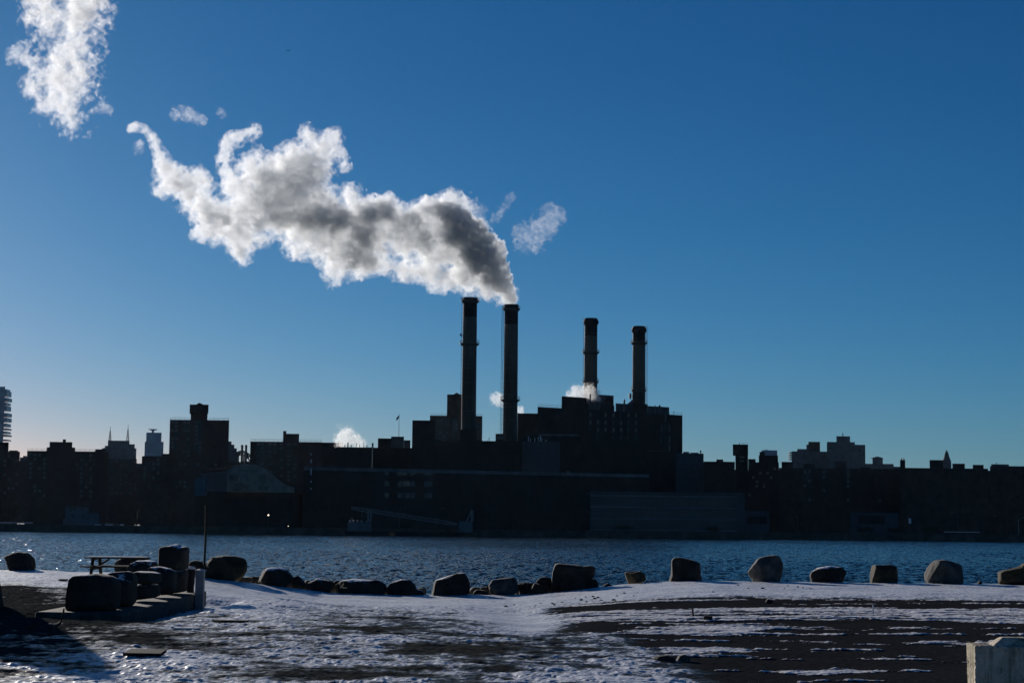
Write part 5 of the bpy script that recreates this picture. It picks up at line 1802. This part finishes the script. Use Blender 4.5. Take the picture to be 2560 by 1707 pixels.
MAIN = [(1284, 751, 8, 1), (1290, 740, 8, 2), (1285, 724, 9, 3), (1252, 752, 8, 1), (1272, 745, 10, 2), (1205, 575, 12), (1197, 560, 14), (1182, 545, 13), (1170, 530, 9), (1130, 502, 24), (1148, 508, 15), (1160, 497, 8), (1120, 520, 30), (1245, 725, 18),
        (1225, 715, 30), (1195, 695, 38), (1165, 680, 45), (1160, 640, 52), (1120, 610, 58), (1095, 560, 50), (1125, 700, 26), (1088, 690, 30), (1060, 655, 42), (1030, 590, 58), (1060, 540, 36),
        (1000, 560, 46), (960, 540, 44), (930, 590, 58), (905, 545, 44), (880, 510, 30), (870, 490, 16), (955, 655, 32), (1010, 680, 24), (905, 650, 38), (870, 600, 58), (845, 650, 44), (838, 685, 20),
        (830, 560, 56), (800, 610, 40), (790, 520, 58), (760, 570, 52), (745, 618, 26), (740, 500, 62), (700, 530, 52), (690, 470, 62), (735, 430, 62), (780, 425, 44), (800, 390, 34), (820, 365, 28), (835, 345, 20), (775, 350, 22), (765, 325, 9),
        (845, 385, 14), (860, 410, 8), (650, 440, 44), (630, 415, 30), (650, 510, 52), (610, 470, 34), (605, 540, 46), (600, 590, 40), (605, 630, 22), (610, 652, 10), (660, 595, 12), (650, 612, 8),
        (575, 470, 24), (567, 430, 20), (563, 395, 19), (566, 365, 17), (580, 347, 15), (600, 338, 13), (622, 332, 10), (638, 325, 6),
        (560, 540, 44), (535, 570, 34), (515, 525, 40), (490, 500, 38), (470, 465, 36), (500, 450, 26), (440, 445, 30), (515, 465, 14), (420, 465, 22), (400, 480, 14), (410, 430, 26), (403, 405, 18), (398, 385, 15), (392, 362, 14), (380, 342, 14), (362, 325, 13), (340, 318, 12), (325, 325, 8), (505, 580, 20)]
plume = steam('steam_plume', 'long white and grey steam plume drifting away from the top of the smoking stack', MAIN, 782, .42,
              [('plume_shell', -.7, .06), ('plume_core', 1.3, .15)], 3, torn=(('plume_shell', .22),), amp=.36, slope=2.0, billow=.6, holes=((1045, 648, 9), (1032, 636, 7), (968, 612, 7)))
BASE = [(1279, 752, 9, -.5), (1273, 740, 14, -1), (1264, 722, 20, -1.5), (1252, 702, 26, -2), (1264, 694, 9, -2), (1238, 675, 30, -3), (1252, 652, 12, -3), (1224, 650, 32, -3), (1246, 630, 13, -3), (1242, 612, 11, -3), (1214, 622, 32, -4), (1226, 600, 11, -4),
        (1192, 602, 34, -4), (1168, 578, 36, -4), (1148, 556, 34, -4), (1130, 538, 28, -4), (1108, 526, 20, -4), (1195, 660, 26, -3), (1175, 630, 30, -4), (1135, 590, 26, -4), (1215, 690, 20, -2), (1195, 570, 14, -4)]
steam('plume_base', '', BASE, 782, .42, [('plume_base', 0.0, .55)], 9, amp=.30, billow=.75, slope=2.0, L0=10, parent=plume, soft=.5)
HEART = [(960, 525, 26, -5), (925, 535, 28, -6), (890, 545, 28, -6), (850, 550, 30, -6), (810, 545, 28, -6), (770, 548, 26, -6), (725, 548, 22, -6), (690, 545, 14, -6), (905, 590, 26, -5), (895, 630, 24, -5), (925, 655, 20, -4), (880, 660, 16, -4), (650, 560, 16, -5), (1000, 560, 22, -5), (1040, 545, 24, -5), (1075, 520, 20, -5), (1060, 600, 22, -4), (475, 490, 12, -4), (450, 465, 9, -4), (560, 555, 18, -4)]
steam('plume_heart', '', HEART, 782, .5, [('plume_heart', -1.0, .17), ('plume_heart', 2.0, .22)], 10, amp=.55, parent=plume, soft=.4)
UPPER = [(105, -40, 50), (180, -60, 60), (110, 15, 42), (125, 55, 34), (150, 30, 24), (195, 0, 55), (215, 40, 42), (185, 60, 38), (175, 105, 44), (160, 140, 42), (200, 130, 34), (225, 95, 14), (238, 130, 12), (232, 165, 12), (200, 180, 38), (150, 185, 44),
         (130, 215, 42), (170, 225, 50), (205, 225, 26), (105, 215, 24), (80, 212, 20), (125, 260, 34), (165, 270, 40), (195, 275, 22), (175, 305, 20), (190, 312, 14), (165, 328, 7), (85, 155, 12), (93, 138, 8), (88, 178, 10), (110, 90, 16), (75, 225, 14)]
steam('steam_cloud', 'big drifting white steam cloud in the corner of the sky', UPPER, 782, .45,
      [('cloud_shell', .5, .028), ('cloud_core', 2.4, .09)], 5, torn=(('cloud_shell', .22),), amp=.62, slope=1.9, L0=16, billow=.3, holes=((147, 70, 10), (120, 92, 8), (226, 100, 8), (235, 150, 7), (110, 130, 12), (115, 165, 9), (150, 12, 8)))
for k, (lab, cir, vox_, dens, am) in enumerate((
        ('small torn wisp of steam beside the big steam cloud', [(38, 138, 14), (52, 128, 15), (55, 112, 9), (45, 148, 9), (28, 145, 7), (64, 118, 6)], .3, .05, .5),
        ('faint scrap of steam just right of the big steam cloud', [(254, 262, 8), (262, 272, 9), (250, 272, 7), (275, 276, 5)], .3, .03, .6),
        ('small flat wisp of steam in the open sky above the plume', [(440, 288, 10), (455, 284, 10), (470, 282, 9), (482, 294, 11), (498, 298, 10), (510, 303, 7)], .3, .035, .55),
        ('tiny scrap of steam right of the small flat wisp', [(548, 281, 6), (556, 281, 6)], .3, .03, .6),
        ('little ball of steam below the hooked end of the plume', [(347, 372, 10), (352, 364, 8)], .3, .04, .5),
        ('curved veil of steam floating right of the plume', [(1310, 600, 18), (1300, 580, 14), (1330, 585, 20), (1350, 570, 20), (1368, 558, 18), (1382, 552, 16), (1392, 540, 14), (1390, 528, 12), (1372, 525, 10), (1345, 600, 16), (1340, 620, 10)], .35, .016, .55),
        ('thin upright shred of steam between the plume and the curved veil', [(1240, 545, 8), (1250, 530, 8), (1262, 518, 8), (1272, 505, 7), (1278, 492, 6)], .3, .014, .7),
        ('faint shred of steam touching the top bump of the plume', [(1190, 510, 8), (1198, 520, 9), (1208, 530, 8)], .3, .012, .7))):
    steam('steam_wisp', lab, cir, 782, vox_, [('wisp', -.8, dens)], 20 + k, torn=(('wisp', .24),), amp=am, L0=7.0, billow=.1, parent_group='loose wisps of steam', skin=.02)
for k, (lab, cir, D_, dens) in enumerate((
        ('steam puff rising from the roof vents of the low brick block', [(905, 1112, 5), (899, 1107, 8), (890, 1103, 10), (880, 1098, 12), (869, 1092, 14), (860, 1100, 13), (868, 1080, 8), (852, 1108, 8), (850, 1096, 7), (843, 1060, 3)], 790, .16),
        ('steam puff beside the middle platform of the smoking stack', [(1256, 1006, 5), (1252, 1000, 7), (1247, 996, 9), (1240, 996, 9), (1235, 1000, 6)], 790, .14),
        ('small steam puff at the foot of the smoking stack', [(1297, 1033, 5), (1299, 1026, 5), (1304, 1030, 5), (1298, 1021, 3)], 800, .16),
        ('steam cloud boiling over the power plant roof fans', [(1495, 997, 5), (1488, 988, 9), (1480, 984, 9), (1470, 983, 12), (1460, 985, 13), (1450, 984, 12), (1438, 983, 11), (1428, 990, 9), (1466, 972, 6), (1437, 974, 7), (1487, 980, 5), (1472, 996, 8)], 822, .18))):
    steam('steam_puff', lab, cir, D_, .2, [('puff', -.5, dens * .55), ('puff_core', .6, dens * .6)], 40 + k, torn=(('puff', .7),), amp=.62, L0=5.0, billow=.3, parent_group='steam puffs over the roofs', skin=.03)

# ---------------------------------------------------------------- haze
HAZE = 6.0e-6
m = bpy.data.materials.new('thin_haze')
m.use_nodes = True
nt = m.node_tree
nt.nodes.remove(nt.nodes["Principled BSDF"])
v = nt.nodes.new("ShaderNodeVolumePrincipled")
v.inputs["Color"].default_value = (.60, .78, 1.0, 1)
v.inputs["Density"].default_value = HAZE
v.inputs["Anisotropy"].default_value = 0.3
nt.links.new(v.outputs[0], nt.nodes["Material Output"].inputs["Volume"])
mb = MB().box(-2500, 2500, -30, 5000, -7.0, 330.0)
tag(obj('haze', mb, m), kind='stuff')
